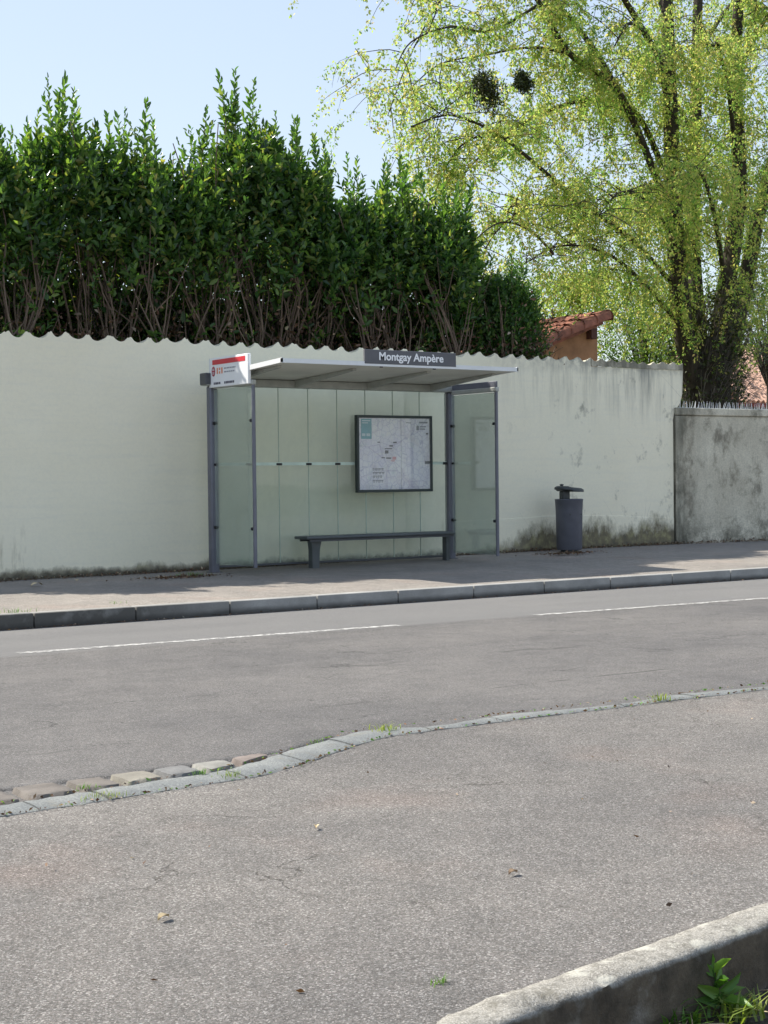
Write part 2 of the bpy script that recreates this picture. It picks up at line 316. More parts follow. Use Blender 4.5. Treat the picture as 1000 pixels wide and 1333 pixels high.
# ------------------------------------------------------------------ mesh helpers
class MB:
    def __init__(s): s.v = []; s.f = []
    def add(s, vs, fs):
        o = len(s.v); s.v += [tuple(v) for v in vs]; s.f += [tuple(o+i for i in f) for f in fs]
    def box(s, a, b, bev=0.0, seg=1):
        bm = bmesh.new(); bmesh.ops.create_cube(bm, size=1)
        for v in bm.verts: v.co = Vector([a[i] + (v.co[i]+.5)*(b[i]-a[i]) for i in range(3)])
        if bev: bmesh.ops.bevel(bm, geom=bm.edges[:], offset=bev, segments=seg, affect='EDGES', profile=.5)
        bm.verts.ensure_lookup_table(); bm.normal_update()
        s.add([v.co for v in bm.verts], [[v.index for v in f.verts] for f in bm.faces]); bm.free()
    def prism(s, poly, axis, a, b):       # poly: 2-D outline, extruded along axis from a to b
        def mk(p, h): q = list(p); q.insert(axis, h); return q
        n = len(poly); vs = [mk(p, a) for p in poly] + [mk(p, b) for p in poly]
        fs = [tuple(range(n))[::-1], tuple(range(n, 2*n))] + [(i, (i+1) % n, n+(i+1) % n, n+i) for i in range(n)]
        s.add(vs, fs)
    def lathe(s, c, prof, n=28, sx=1, sy=1):
        vs = []; fs = []
        for r, z in prof:
            for k in range(n):
                a = 2*PI*k/n; vs.append((c[0]+r*math.cos(a)*sx, c[1]+r*math.sin(a)*sy, c[2]+z))
        for i in range(len(prof)-1):
            for k in range(n): fs.append((i*n+k, i*n+(k+1) % n, (i+1)*n+(k+1) % n, (i+1)*n+k))
        fs.append(tuple(range(n))[::-1]); fs.append(tuple(range((len(prof)-1)*n, len(prof)*n))); s.add(vs, fs)
    def tube(s, pts, rad, n=6, cap=True):
        pts = [Vector(p) for p in pts]
        if not hasattr(rad, '__len__'): rad = [rad]*len(pts)
        vs = []; fs = []; up = Vector((.3, .2, 1)).normalized()
        for i, p in enumerate(pts):
            t = (pts[min(i+1, len(pts)-1)] - pts[max(i-1, 0)]).normalized()
            u = t.cross(up)
            if u.length < 1e-3: u = t.cross(Vector((1, 0, 0)))
            u.normalize(); v = t.cross(u)
            for k in range(n):
                a = 2*PI*k/n; vs.append(p + (u*math.cos(a)+v*math.sin(a))*rad[i])
        for i in range(len(pts)-1):
            for k in range(n): fs.append((i*n+k, i*n+(k+1) % n, (i+1)*n+(k+1) % n, (i+1)*n+k))
        if cap: fs.append(tuple(range(n))[::-1]); fs.append(tuple(range((len(pts)-1)*n, len(pts)*n)))
        s.add(vs, fs)
def mesh_np(name, V, F4):
    me = bpy.data.meshes.new(name); V = np.asarray(V, np.float32); F4 = np.asarray(F4, np.int32); k = F4.shape[1]
    me.vertices.add(len(V)); me.vertices.foreach_set('co', V.ravel())
    me.loops.add(F4.size); me.loops.foreach_set('vertex_index', F4.ravel())
    me.polygons.add(len(F4)); me.polygons.foreach_set('loop_start', np.arange(0, F4.size, k, dtype=np.int32))
    me.update(calc_edges=True); me.validate(); return me
def root_of(o):
    while o.parent: o = o.parent
    return o
def link(name, me, mat, parent=None):
    o = bpy.data.objects.new(name, me); me.materials.append(MAT[mat]); COL.objects.link(o)
    if parent is not None:
        o.parent = parent; off = root_of(parent).location
        n = len(me.vertices); a = np.empty(n*3, np.float32); me.vertices.foreach_get('co', a)
        a = a.reshape(-1, 3) - np.array(off, np.float32); me.vertices.foreach_set('co', a.ravel()); me.update()
    return o
def part(name, mb, mat, parent=None, smooth=0):
    me = bpy.data.meshes.new(name); me.from_pydata(mb.v, [], mb.f); me.update()
    bm = bmesh.new(); bm.from_mesh(me); bmesh.ops.recalc_face_normals(bm, faces=bm.faces[:]); bm.to_mesh(me); bm.free()
    if smooth:
        me.polygons.foreach_set('use_smooth', [True]*len(me.polygons)); me.set_sharp_from_angle(angle=R(smooth))
    return link(name, me, mat, parent)
def tag(o, label, cat, group=None):
    o['label'] = label; o['category'] = cat
    if group: o['group'] = group
    return o
def thing(name, loc, label, cat, group=None):
    o = bpy.data.objects.new(name, None); o.empty_display_size = .2; COL.objects.link(o); o.location = loc
    return tag(o, label, cat, group)
def centre(o):      # origin of a one-mesh thing moved to its base
    me = o.data; n = len(me.vertices); a = np.empty(n*3, np.float32); me.vertices.foreach_get('co', a); a = a.reshape(-1, 3)
    c = (a.min(0)+a.max(0))/2; c[2] = a[:, 2].min(); me.vertices.foreach_set('co', (a-c).ravel()); me.update(); o.location = c.tolist(); return o
def struct(name, mb, mat, smooth=0):
    o = part(name, mb, mat, None, smooth); o['kind'] = 'structure'; return o
def smoothline(pts, k=5):
    pts = [Vector(p) for p in pts]; out = []
    for i in range(len(pts)-1):
        p0 = pts[max(i-1, 0)]; p1 = pts[i]; p2 = pts[i+1]; p3 = pts[min(i+2, len(pts)-1)]
        for j in range(k):
            t = j/k; out.append(.5*((2*p1)+(p2-p0)*t+(2*p0-5*p1+4*p2-p3)*t*t+(3*p1-p0-3*p2+p3)*t**3))
    return out + [pts[-1]]
def leaves(name, P, D, L, W, mat, parent, kind=6, fold=.12, droop=.12):
    """many small leaves as one mesh: P base points, D directions, L lengths, W widths"""
    P = np.asarray(P, float); D = np.asarray(D, float); n = len(P); D = D/np.linalg.norm(D, axis=1, keepdims=True)
    L = np.broadcast_to(np.asarray(L, float), (n,))[:, None]; W = np.broadcast_to(np.asarray(W, float), (n,))[:, None]
    q = rng.normal(size=(n, 3)); q[:, 2] += 1.0
    X = np.cross(D, q); X /= np.linalg.norm(X, axis=1, keepdims=True)+1e-9; Nn = np.cross(X, D)
    if kind == 6:
        T = [(0, 0, 0), (.32, .5, fold), (.72, .36, fold*.6-droop*.3), (1, 0, -droop), (.72, -.36, fold*.6-droop*.3), (.32, -.5, fold)]
        F = np.array([(0, 3, 2, 1), (0, 5, 4, 3)])
    else:
        T = [(0, 0, 0), (.5, .5, .06), (1, 0, -.05), (.45, -.5, .06)]; F = np.array([(0, 1, 2, 3)])
    V = np.stack([P + D*L*t[0] + X*W*t[1] + Nn*L*t[2] for t in T], 1).reshape(-1, 3)
    F4 = (F[None] + (np.arange(n)*len(T))[:, None, None]).reshape(-1, 4)
    return link(name, mesh_np(name, V, F4), mat, parent)

def zpav(X, Y):     # far pavement: slight cross fall and a little rise along the street
    zw = np.interp(X, [5, 9.4, 14.3, 17.8, 21, 40], [.13, .15, .195, .205, .18, .18])
    return .13 + (zw-.13)*min(1, max(0, (Y-13.35)/4.3))

# ------------------------------------------------------------------ ground, road, pavements
g_ = MB(); g_.add([(-300, -300, -.5), (500, -300, -.5), (500, 700, -.5), (-300, 700, -.5)], [(0, 1, 2, 3)]); struct('ground', g_, 'earth')
g_ = MB(); g_.add([(-60, 17.95, .0), (120, 17.95, .0), (120, 200, .0), (-60, 200, .0)], [(0, 1, 2, 3)]); struct('garden_ground', g_, 'earth')
g_ = MB(); g_.add([(-60, 4.9, 0), (120, 4.9, 0), (120, 13.26, 0), (-60, 13.26, 0)], [(0, 1, 2, 3)]); struct('road', g_, 'road_asphalt')

# edge line of the near pavement (strip of pale granite, flush)
inner = [(-40, 5.62), (0, 5.70), (2.13, 5.78), (3.34, 5.86), (3.62, 5.97), (3.95, 6.16), (4.37, 6.37), (5.4, 6.37), (7.14, 6.33), (12, 6.32), (100, 6.3)]
outer = [(-40, 5.82), (0, 5.89), (2.2, 5.97), (3.3, 6.07), (3.55, 6.19), (3.9, 6.37), (4.35, 6.58), (5.45, 6.52), (7.3, 6.47), (12, 6.45), (100, 6.43)]
def path_at(path, X):
    xs = [p[0] for p in path]; ys = [p[1] for p in path]; return float(np.interp(X, xs, ys))
kp = [(1.86, -10), (1.86, 2.2), (1.88, 2.45), (1.94, 2.66), (2.03, 2.82), (2.12, 2.91), (2.24, 2.975), (2.7, 3.045), (3.59, 3.178), (5, 3.39), (7.5, 3.76), (10, 4.13), (10, -10)]
g_ = MB(); pv = [(-60, -12), (-60, 5.6)] + inner + [(120, 6.3), (120, -12), (10, -12)] + kp[::-1] + [(1.86, -12)]
g_.add([(x, y, .012) for x, y in pv], [tuple(range(len(pv)))])
np_ = struct('near_pavement', g_, 'pavement_asphalt')
bm = bmesh.new(); bm.from_mesh(np_.data); bmesh.ops.triangulate(bm, faces=bm.faces[:])
bmesh.ops.recalc_face_normals(bm, faces=bm.faces[:])
if sum(f.normal.z for f in bm.faces) < 0: bmesh.ops.reverse_faces(bm, faces=bm.faces[:])
bm.to_mesh(np_.data); bm.free()

# granite edging: slabs with uneven ends
g_ = MB(); X = -20.0; random.seed(3)
brk = []
while X < 40:
    brk.append(X); X += random.uniform(.38, .62) if X > 3.3 else random.uniform(.28, .4)
for a, b in zip(brk, brk[1:]):
    b -= random.uniform(.006, .016); n = 5; top = []
    for k in range(n+1):
        X = a+(b-a)*k/n; e0 = random.uniform(-.009, .009); e1 = random.uniform(-.014, .014)
        y0 = path_at(inner, X)+e0; y1 = path_at(outer, X)+e1
        if X > 4.6: y1 = y0+(y1-y0)*(.75+.25*math.sin(X*5))
        top.append((X, y0, y1, .020+random.uniform(-.002, .003)))
    vs = []
    for X, y0, y1, z in top: vs += [(X, y0-.004, -.03), (X, y0, z-.006), (X, y0+.014, z), (X, (y0+y1)/2, z+.003), (X, y1-.014, z), (X, y1, z-.008), (X, y1+.004, -.03)]
    fs = [(i*7+j, (i+1)*7+j, (i+1)*7+j+1, i*7+j+1) for i in range(n) for j in range(6)] + [tuple(range(7)), tuple(range(n*7, n*7+7))[::-1]]
    g_.add(vs, fs)
struct('granite_edging', g_, 'granite', 50)

# setts in a row on the road side of the edging
def sett(x0, x1, y0a, y0b, y1a, y1b, mat, label):
    n = 8; vs = []; fs = []; random.seed(int(x0*100))
    zt = .026+random.uniform(-.002, .004); e = 5
    for i in range(n+1):
        for j in range(n+1):
            u = i/n*2-1; v = j/n*2-1
            uu = math.copysign(abs(u)**.8, u); vv = math.copysign(abs(v)**.8, v)
            k = max(0, 1-abs(uu)**e*.5-abs(vv)**e*.5)
            rr = 1-.05*(abs(uu)**4*abs(vv)**4)
            X = x0+(x1-x0)*(uu*rr*.5+.5); ya = y0a+(y0b-y0a)*(uu*.5+.5); yb = y1a+(y1b-y1a)*(uu*.5+.5)
            edge = max(abs(u), abs(v)) > .999
            vs.append((X+random.uniform(-.004, .004), ya+(yb-ya)*(vv*rr*.5+.5)+random.uniform(-.004, .004), (-.03 if edge else zt-.013*(1-k)+random.uniform(-.0015, .0015))))
    for i in range(n):
        for j in range(n): fs.append((i*(n+1)+j, (i+1)*(n+1)+j, (i+1)*(n+1)+j+1, i*(n+1)+j+1))
    m_ = MB(); m_.add(vs, fs); o = part('paving_sett', m_, mat, None, 60)
    tag(o, label, 'paving stone', 'worn setts along the road edge'); return centre(o)
sx = [2.06, 2.345, 2.59, 2.80, 3.01, 3.21, 3.41, 3.64]
sl_ = [('sett_brown', 'brown sett cut off by the left edge of the photo'), ('sett_brown', 'wide flat brown sett with a grass tuft at its corner, nearest the left edge'),
       ('sett_brown', 'grey brown sett beside the grass tuft on the granite strip'), ('sett_tan', 'pale tan rounded sett in the middle of the row'),
       ('sett_grey', 'mid grey sett between the pale tan and the pale grey setts'), ('sett_pale', 'pale grey rounded sett beside the small reddish one'),
       ('sett_pink', 'small narrow reddish sett at the pointed right end of the row')]
for i, (mt, lb) in enumerate(sl_):
    a, b = sx[i]+.006, sx[i+1]-.008
    d = .235 if i < 5 else (.215 if i == 5 else .15)
    y0a, y0b = path_at(outer, a)+.012, path_at(outer, b)+.012
    top = lambda X: 6.29 if X < 3.42 else 6.29+.02*(X-3.42)/.2
    sett(a, b, y0a, y0b, top(a)-random.uniform(0, .015), top(b)-random.uniform(0, .015) if i < 6 else y0b+.07, mt, lb)
for i in range(3):     # the row goes on to the left, outside the frame
    a = 2.05-.26*(i+1)
    sett(a+.006, a+.25, path_at(outer, a)+.012, path_at(outer, a+.25)+.012, 6.25, 6.26, ('sett_brown', 'sett_grey', 'sett_tan')[i % 3], 'sett of the row outside the left edge of the photo')
# broken asphalt lip along the setts: rough dark crumbs
g_ = MB(); random.seed(8)
lip = [(1.2, 6.27), (2.3, 6.30), (3.3, 6.31), (3.62, 6.36), (3.8, 6.37), (4.25, 6.60)]
vs = []; n = 90
for k in range(n+1):
    X = 1.2+(4.2-1.2)*k/n; y = path_at(lip, X)+random.uniform(-.012, .012)
    vs += [(X, y-.012, -.004), (X, y+.0+random.uniform(-.006, .006), .009+random.uniform(-.004, .005)), (X, y+.05+random.uniform(-.01, .02), .010+random.uniform(-.003, .004)), (X, y+.17, .003)]
g_.add(vs, [(k*4+j, (k+1)*4+j, (k+1)*4+j+1, k*4+j+1) for k in range(n) for j in range(3)])
struct('asphalt_lip', g_, 'road_asphalt', 60)

# far kerb
g_ = MB(); random.seed(5)
ks = [7.25+1.004*k for k in range(-36, 60)]
for a in ks:
    b = a+.996; dz = random.uniform(-.003, .003)
    g_.box((a, 13.20, -.15), (b, 13.35, .134+dz), .014, 2)
struct('kerb', g_, 'kerb_concrete', 40)
g_ = MB(); xs = list(np.arange(-60, 121, 1.0)); ys = [13.345, 14.2, 15.2, 16.2, 17, 17.97]; random.seed(2)
vs = [(X, Y, zpav(X, Y)-(.004 if Y < 13.4 else 0)+random.uniform(-.004, .004)) for X in xs for Y in ys]
g_.add(vs, [(i*6+j, (i+1)*6+j, (i+1)*6+j+1, i*6+j+1) for i in range(len(xs)-1) for j in range(5)])
struct('far_pavement', g_, 'far_asphalt', 60)

# dashed white line
g_ = MB()
for a, b in [(-5.5, -1.97), (-.36, 3.0), (4.36, 7.86), (9.40, 12.95), (14.6, 18.1), (19.7, 23.2), (24.8, 28.3)]:
    if b < 4: continue
    n = 24; vs = []
    for k in range(n+1):
        X = a+(b-a)*k/n; y = 11.32-.03*(X-4.34); vs += [(X, y-.055+random.uniform(-.006, .006), .004), (X, y+.055+random.uniform(-.006, .006), .004)]
    g_.add(vs, [(2*k, 2*k+2, 2*k+3, 2*k+1) for k in range(n)])
struct('road_marking', g_, 'road_paint')

# planting bed and its concrete edge in the foreground
g_ = MB(); nx, ny = 60, 50; random.seed(4); vs = []
for i in range(nx+1):
    for j in range(ny+1):
        X = 1.9+8.0*(i/nx)**1.5; Y = -2+6.4*(1-(1-j/ny)**1.5)
        vs.append((X, Y, -.175+.02*math.sin(X*5+Y*3)+random.uniform(-.012, .012)))
g_.add(vs, [(i*(ny+1)+j, (i+1)*(ny+1)+j, (i+1)*(ny+1)+j+1, i*(ny+1)+j+1) for i in range(nx) for j in range(ny)])
struct('bed_soil', g_, 'soil', 180)
def kerb_sweep():
    pts = smoothline([(x, y, 0) for x, y in kp[1:-1]], 26); out = []
    prof = [(0, -.35), (-.002, .006), (.008, .019), (.04, .022), (.08, .022), (.115, .020), (.131, .012), (.136, -.006), (.138, -.08), (.140, -.16), (.143, -.35)]
    n = len(prof); mb = MB(); vs = []; random.seed(12)
    from mathutils import noise as mn
    for i, p in enumerate(pts):
        t = (pts[min(i+1, len(pts)-1)]-pts[max(i-1, 0)]).normalized(); nr = Vector((t.y, -t.x, 0))
        for k, (o, z) in enumerate(prof):
            q = p+nr*o; q.z = z
            if k > 1:
                d = mn.noise(q*7)*.009+mn.noise(q*26)*.007+mn.noise(q*60)*.006
                q += (nr*d if k > 5 else Vector((0, 0, d*.55)))
                ch = mn.noise(q*5.5+Vector((4, 1, 2)))
                if k in (5, 6, 7) and ch > .18: q -= nr*(ch-.18)*.03; q.z -= (ch-.18)*.02
            vs.append(q)
    mb.add(vs, [(i*n+k, (i+1)*n+k, (i+1)*n+k+1, i*n+k+1) for i in range(len(pts)-1) for k in range(n-1)])
    return mb
o = struct('bed_kerb', kerb_sweep(), 'old_kerb', 60)

# ------------------------------------------------------------------ walls
t = thing('boundary_wall', (6, 17.85, .13), 'tall white rendered wall with scalloped tile coping behind the bus shelter', 'wall')
g_ = MB(); g_.prism([(-8, -.2), (17.83, -.2), (17.83, 2.2), (17.86, 2.32), (17.99, 2.47), (18.04, 2.62), (18.06, 2.998), (-8, 2.998)], 1, 17.70, 17.96)
part('wall', g_, 'white_render', t)
g_ = MB(); vs = []; xs = [13.2+.1*k for k in range(46)] + [17.825]; random.seed(9)
for X in xs:
    e = random.uniform(-.006, .006)+.03*math.sin(X*1.3); zt = .70+e-.012*(X-14.3)
    vs += [(X, 17.692, .1), (X, 17.692, zt-.004), (X, 17.699, zt)]
g_.add(vs, [(i*3+j, (i+1)*3+j, (i+1)*3+j+1, i*3+j+1) for i in range(len(xs)-1) for j in range(2)])
part('plinth', g_, 'white_render', t)
def coping(x0, x1, pitch, amp, base):
    vs = []; n = int((x1-x0)/pitch*14)
    for k in range(n+1):
        X = x0+(x1-x0)*k/n; c = (X-x0)/pitch; u = (c % 1)*2-1
        jit = math.sin(int(c)*7.3)*.010+math.sin(int(c)*2.1+1)*.007; c += .09*math.sin(X*5.1)+.06*math.sin(X*13.7); u = (c % 1)*2-1; a2 = amp*(.85+.3*(math.sin(int(c)*3.1)*.5+.5))
        z = base+jit+a2*(1-math.sqrt(1-(.93*min(1, abs(u)/.8))**2))/.632*(1-.12*max(0, abs(u)-.8)/.2)*.92
        for Y, dz in ((17.7008, -.02), (17.7008, 0), (17.80, -.0301), (18.03, -.0501)): vs.append((X, Y+(.0 if X < 16.075 else -.012), (base-.075 if dz == -.02 else z+dz)))
    f = [(k*4+j, (k+1)*4+j, (k+1)*4+j+1, k*4+j+1) for k in range(n) for j in range(3)]
    mb = MB(); mb.add(vs, f+[(0, 1, 2, 3), (n*4, n*4+3, n*4+2, n*4+1)]); return mb
part('coping', coping(-7.96, 16.07, .267, .075, 3.062), 'white_render', t, 50)
part('coping', coping(16.08, 18.05, .22, .045, 3.075), 'stained_concrete', t, 50)

t = thing('concrete_wall', (20, 17.8, .15), 'lower stained grey concrete wall topped with metal spikes at the right edge', 'wall')
g_ = MB(); g_.box((17.87, 17.68, -.2), (45, 17.93, 2.27), .01); part('wall', g_, 'stained_concrete', t)
g_ = MB(); g_.box((17.86, 17.655, 2.273), (45, 17.97, 2.395), .012); part('coping', g_, 'stained_concrete', t)
g_ = MB(); g_.box((17.855, 17.662, -.1), (18.02, 17.679, 2.26), .006); part('pilaster', g_, 'stained_concrete', t)
g_ = MB(); random.seed(6); X = 18.05
while X < 32:
    lean = random.uniform(-.02, .04)
    for Y in (17.76, 17.82): g_.tube([(X+(Y-17.76)*.5, Y, 2.39), (X+lean+(Y-17.76)*.5, Y+random.uniform(-.03, .03), 2.505+random.uniform(-.01, .012))], [.006, .0025], 4)
    X += .085
g_.box((18.0, 17.745, 2.397), (32, 17.835, 2.403)); part('spike_strip', g_, 'galvanised', t)

# ------------------------------------------------------------------ bus shelter
XL, XR, YR, YF = 9.22, 12.96, 17.2, 16.15
sh = thing('bus_shelter', (11.1, 16.7, .15), 'grey steel and glass bus shelter against the white wall with stop name on its roof', 'bus shelter')
for X in (XL, XR):
    g_ = MB(); g_.box((X-.055, YR-.055, .1), (X+.055, YR+.055, 2.50), .022, 3); p = part('rear_post', g_, 'post_grey', sh, 40)
    g_ = MB(); g_.box((X-.075, YR-.075, zpav(X, YR)-.01), (X+.075, YR+.075, zpav(X, YR)+.012), .004); part('base_plate', g_, 'dark_grey', p)
    g_ = MB(); g_.tube([(X, YF, .25), (X, YF, 2.46)], .0235, 14); part('front_post', g_, 'post_grey', sh, 40)
    gl = MB(); gl.box((X-.005, YF+.03, .265), (X+.005, YR-.065, 2.45)); part('side_glass', gl, 'side_glass', sh)
    for Y, s_ in ((YF+.04, 1), (YR-.075, -1)):
        for z in (.72, 2.03):
            c = MB(); c.tube([(X-.026, Y, z), (X+.026, Y, z)], .02, 12); c.box((X-.009, min(Y, Y-s_*.04), z-.014), (X+.009, max(Y, Y-s_*.04), z+.014), .003); part('glass_clamp', c, 'black_rubber', sh, 40)
    c = MB(); c.box((X-.012, YR-.10, 1.495), (X+.012, YR-.055, 1.525), .004); part('glass_clamp', c, 'black_rubber', sh)
# rear glazing: eight columns, two rows
n = 8; pw = (XR-XL-.13)/n; x0 = XL+.065
for i in range(n):
    for z0, z1 in ((.235, 1.495), (1.517, 2.505)):
        p = MB(); p.box((x0+i*pw+.002, YR-.005, z0), (x0+(i+1)*pw-.002, YR+.005, z1)); part('glass_pane', p, 'clear_glass', sh)
    if i:
        p = MB(); p.box((x0+i*pw-.042, YR-.016, 1.497), (x0+i*pw+.042, YR+.016, 1.527), .004); part('glass_clamp', p, 'black_rubber', sh)
for i in range(1, n):
    p = MB(); p.box((x0+i*pw-.003, YR-.007, .236), (x0+i*pw+.003, YR+.007, 1.4955)); p.box((x0+i*pw-.003, YR-.007, 1.531), (x0+i*pw+.003, YR+.007, 2.50)); part('joint_seal', p, 'seal_green', sh)
p = MB(); p.box((XL+.056, YR-.008, 1.4965), (XR-.056, YR-.0055, 1.5355)); p.box((XL+.056, YR-.004, 1.4975), (XR-.056, YR+.004, 1.515)); part('glass_rail', p, 'rail_green', sh)
p = MB(); p.box((XL+.056, YR-.014, .205), (XR-.056, YR+.014, .233), .003); part('bottom_strip', p, 'dark_grey', sh)  # dark strip along the lower edge of the rear glass
# roof: shallow tray rising towards the street
RX0, RX1, RYF = 9.17, 12.72, 15.42
def zr(Y): return 2.60+(YR-Y)/(YR-RYF)*.085
g_ = MB(); ys = [RYF, 15.9, 16.4, 16.9, YR+.12]; g_.prism([(Y, zr(Y)) for Y in ys]+[(Y, zr(Y)+.03) for Y in ys[::-1]], 0, RX0+.02, RX1-.02)
rf = part('roof', g_, 'roof_grey', sh)
g_ = MB(); g_.prism([(RYF-.03, zr(RYF)-.012), (RYF-.002, zr(RYF)-.012), (RYF-.002, zr(RYF)+.035), (RYF-.03, zr(RYF)+.04)], 0, RX0, RX1); part('front_edge', g_, 'roof_edge', rf)
for X in (RX0, RX1-.018):
    g_ = MB(); ys = [RYF-.03, YR+.12]; g_.prism([(ys[0], zr(ys[0])-.01), (ys[1], zr(ys[1])-.02), (ys[1], zr(ys[1])+.045), (ys[0], zr(ys[0])+.045)], 0, X, X+.018); part('side_edge', g_, 'roof_edge', rf)
g_ = MB(); g_.box((XL-.12, YR-.085, 2.502), (XR+.075, YR+.075, 2.598), .012, 2); part('gutter_beam', g_, 'beam_grey', rf, 40)
g_ = MB(); g_.box((9.09, YR-.09, 2.51), (9.185, YR+.08, 2.66), .01); part('gutter_end', g_, 'dark_grey', rf)
for X in (9.35, 10.42, 11.55, 12.6):
    g_ = MB(); g_.prism([(YR-.086, 2.505), (YR-.086, 2.597), (15.75, zr(15.75)-.003), (15.75, zr(15.75)-.028), (16.5, 2.575)], 0, X-.028, X+.028); part('bracket', g_, 'beam_grey', rf)
for X in (XL, XR):
    g_ = MB(); g_.box((X-.03, YF-.03, 2.461), (X+.03, YR-.087, 2.52), .008); part('side_rail', g_, 'beam_grey', sh)
# end plate seen from the street at the right-hand side
g_ = MB(); g_.box((XR-.012, YF-.02, 2.522), (XR+.012, YR-.09, 2.60), .004); part('end_plate', g_, 'post_grey', sh)
# stop name board on the front edge
def text(body, size, mat, parent, pos, right, up, name='lettering', fitw=None, weight=0.0, ext=.0015):
    cu = bpy.data.curves.new('txt', 'FONT'); cu.body = body; cu.size = size; cu.extrude = ext; cu.align_x = 'CENTER'; cu.align_y = 'CENTER'; cu.offset = weight
    to = bpy.data.objects.new('txt', cu); COL.objects.link(to); dg = bpy.context.evaluated_depsgraph_get(); dg.update()
    me = bpy.data.meshes.new_from_object(to.evaluated_get(dg)); bpy.data.objects.remove(to); me.name = name
    n = len(me.vertices); a = np.empty(n*3, np.float32); me.vertices.foreach_get('co', a); a = a.reshape(-1, 3)
    sx_ = fitw/(a[:, 0].max()-a[:, 0].min()) if fitw else 1
    r = np.array(right, float); u = np.array(up, float); nr = np.cross(r, u)
    a = np.array(pos)+a[:, :1]*sx_*r+a[:, 1:2]*u+a[:, 2:3]*nr
    me.vertices.foreach_set('co', a.astype(np.float32).ravel()); me.materials.clear(); me.update(); return link(name, me, mat, parent)
g_ = MB(); g_.box((10.33, 15.385, 2.70), (11.71, 15.42, 2.872), .004); nb = part('name_board', g_, 'sign_grey', sh)
text('Montgay Amp\u00e8re', .135, 'letter_white', nb, (11.02, 15.381, 2.79), (1, 0, 0), (0, 0, 1), fitw=.97, weight=.003)
for X in (10.6, 11.4): g_ = MB(); g_.box((X-.02, 15.421, 2.66), (X+.02, 15.44, 2.82), .003); part('board_bracket', g_, 'dark_grey', nb)
# route sign above the left side glass, facing the traffic
SX = 9.16
g_ = MB(); g_.box((SX, YF-.0, 2.472), (SX+.035, YR-.05, 2.838), .006); rs = part('route_sign', g_, 'sign_white', sh)
def plate(y0, z0, y1, z1, mat, name, parent=None): 
    p = MB(); p.box((SX-.003, y1, z0), (SX-.0005, y0, z1)); return part(name, p, mat, parent or rs)
plate(17.06, 2.752, 16.23, 2.812, 'sign_red', 'red_band')
p = MB(); p.prism([(17.035+.045*math.cos(k*PI/10), 2.67+.062*math.sin(k*PI/10)) for k in range(20)], 0, SX-.003, SX-.0005); em = part('emblem', p, 'sign_maroon', rs)
p = MB()
for z in (2.70, 2.685, 2.655, 2.64): p.box((SX-.0045, 17.008, z-.003), (SX-.0032, 17.062, z+.003))
part('emblem_mark', p, 'sign_white', em)
p = MB()
for y0, z0, z1 in ((16.95, 2.635, 2.71), (16.89, 2.635, 2.665), (16.89, 2.68, 2.71), (16.83, 2.635, 2.71)): p.box((SX-.003, y0-.03, z0), (SX-.0005, y0, z1))
part('route_number', p, 'sign_orange', rs)
for z, a, b in ((2.695, 16.76, 16.47), (2.65, 16.76, 16.50)):
    Y = a; random.seed(int(z*1000)); p = MB()
    while Y > b: l = random.uniform(.03, .07); p.box((SX-.003, max(b, Y-l), z-.008), (SX-.0005, Y, z+.008)); Y -= l+.012
    part('small_print', p, 'ink_grey', rs)
for a, b in ((17.03, 16.86), (16.76, 16.50)):
    p = MB(); Y = a; random.seed(1)
    while Y > b: l = random.uniform(.02, .09); p.box((SX-.003, max(Y-l, b), 2.505), (SX-.0005, Y, 2.533)); Y -= l+.010
    part('small_print', p, 'ink_dark', rs)
for Y in (YF+.01, YR-.08): p = MB(); p.box((SX-.004, Y-.0, 2.475), (SX-.0005, Y+.025, 2.835)); part('sign_edge', p, 'roof_edge', rs)
# map case
mx0, mx1, mz0, mz1, my = 11.355, 12.605, 1.125, 2.165, 17.145
fr = MB()
for a, b in (((mx0, mz0), (mx1, mz0+.035)), ((mx0, mz1-.035), (mx1, mz1)), ((mx0, mz0+.0355), (mx0+.035, mz1-.0355)), ((mx1-.035, mz0+.0355), (mx1, mz1-.0355))):
    fr.box((a[0], my-.03, a[1]), (b[0], my+.035, b[1]), .004)
mc = MB(); mc.box((mx0+.02, my+.005, mz0+.02), (mx1-.02, my+.03, mz1-.02)); mcase = part('map_case', mc, 'dark_grey', sh)
part('case_frame', fr, 'frame_dark', mcase)
pm = MB(); xm = mx0+.035+.70
pm.box((mx0+.036, my-.004, mz0+.036), (xm-.003, my+.004, mz1-.036)); pm.box((xm+.001, my-.006, mz0+.036), (mx1-.036, my+.004, mz1-.036))
part('map_poster', pm, 'map_paper', mcase)
def U(px, pz): return mx0+.012+(px-95)/(925-95)*(mx1-mx0-.03), mz1-(pz-85)/(930-85)*(mz1-mz0)   # place on the poster in hundredths
def mark(rects, mat, name, y=my-.0085):
    for gp in rects:
        p = MB()
        for a, b, c, d in (gp if isinstance(gp, list) else [gp]):
            X0, Z1 = U(a, b); X1, Z0 = U(c, d); p.box((X0, y, Z0), (X1, y+.0015, Z1))
        part(name, p, mat, mcase)
mark([(140, 125, 255, 345)], 'map_teal', 'map_title_box')
mark([(150, 285, 185, 315), (198, 285, 238, 315), (150, 140, 240, 152), (150, 165, 215, 175)], 'map_pale', 'map_title', my-.0105)
random.seed(21); r_ = []
for row in (672, 712, 752, 802):
    X = 262; r_.append([])
    for k in range(4): wd = random.uniform(18, 38); r_[-1] += [(X, row-5, X+wd, row+5), (X+3, row+11, X+wd-5, row+18)]; X += wd+4
mark(r_+[(795, 150, 890, 168), (762, 195, 790, 245), (800, 200, 870, 212), (800, 225, 860, 238), (640, 160, 700, 168)], 'ink_grey', 'map_print')
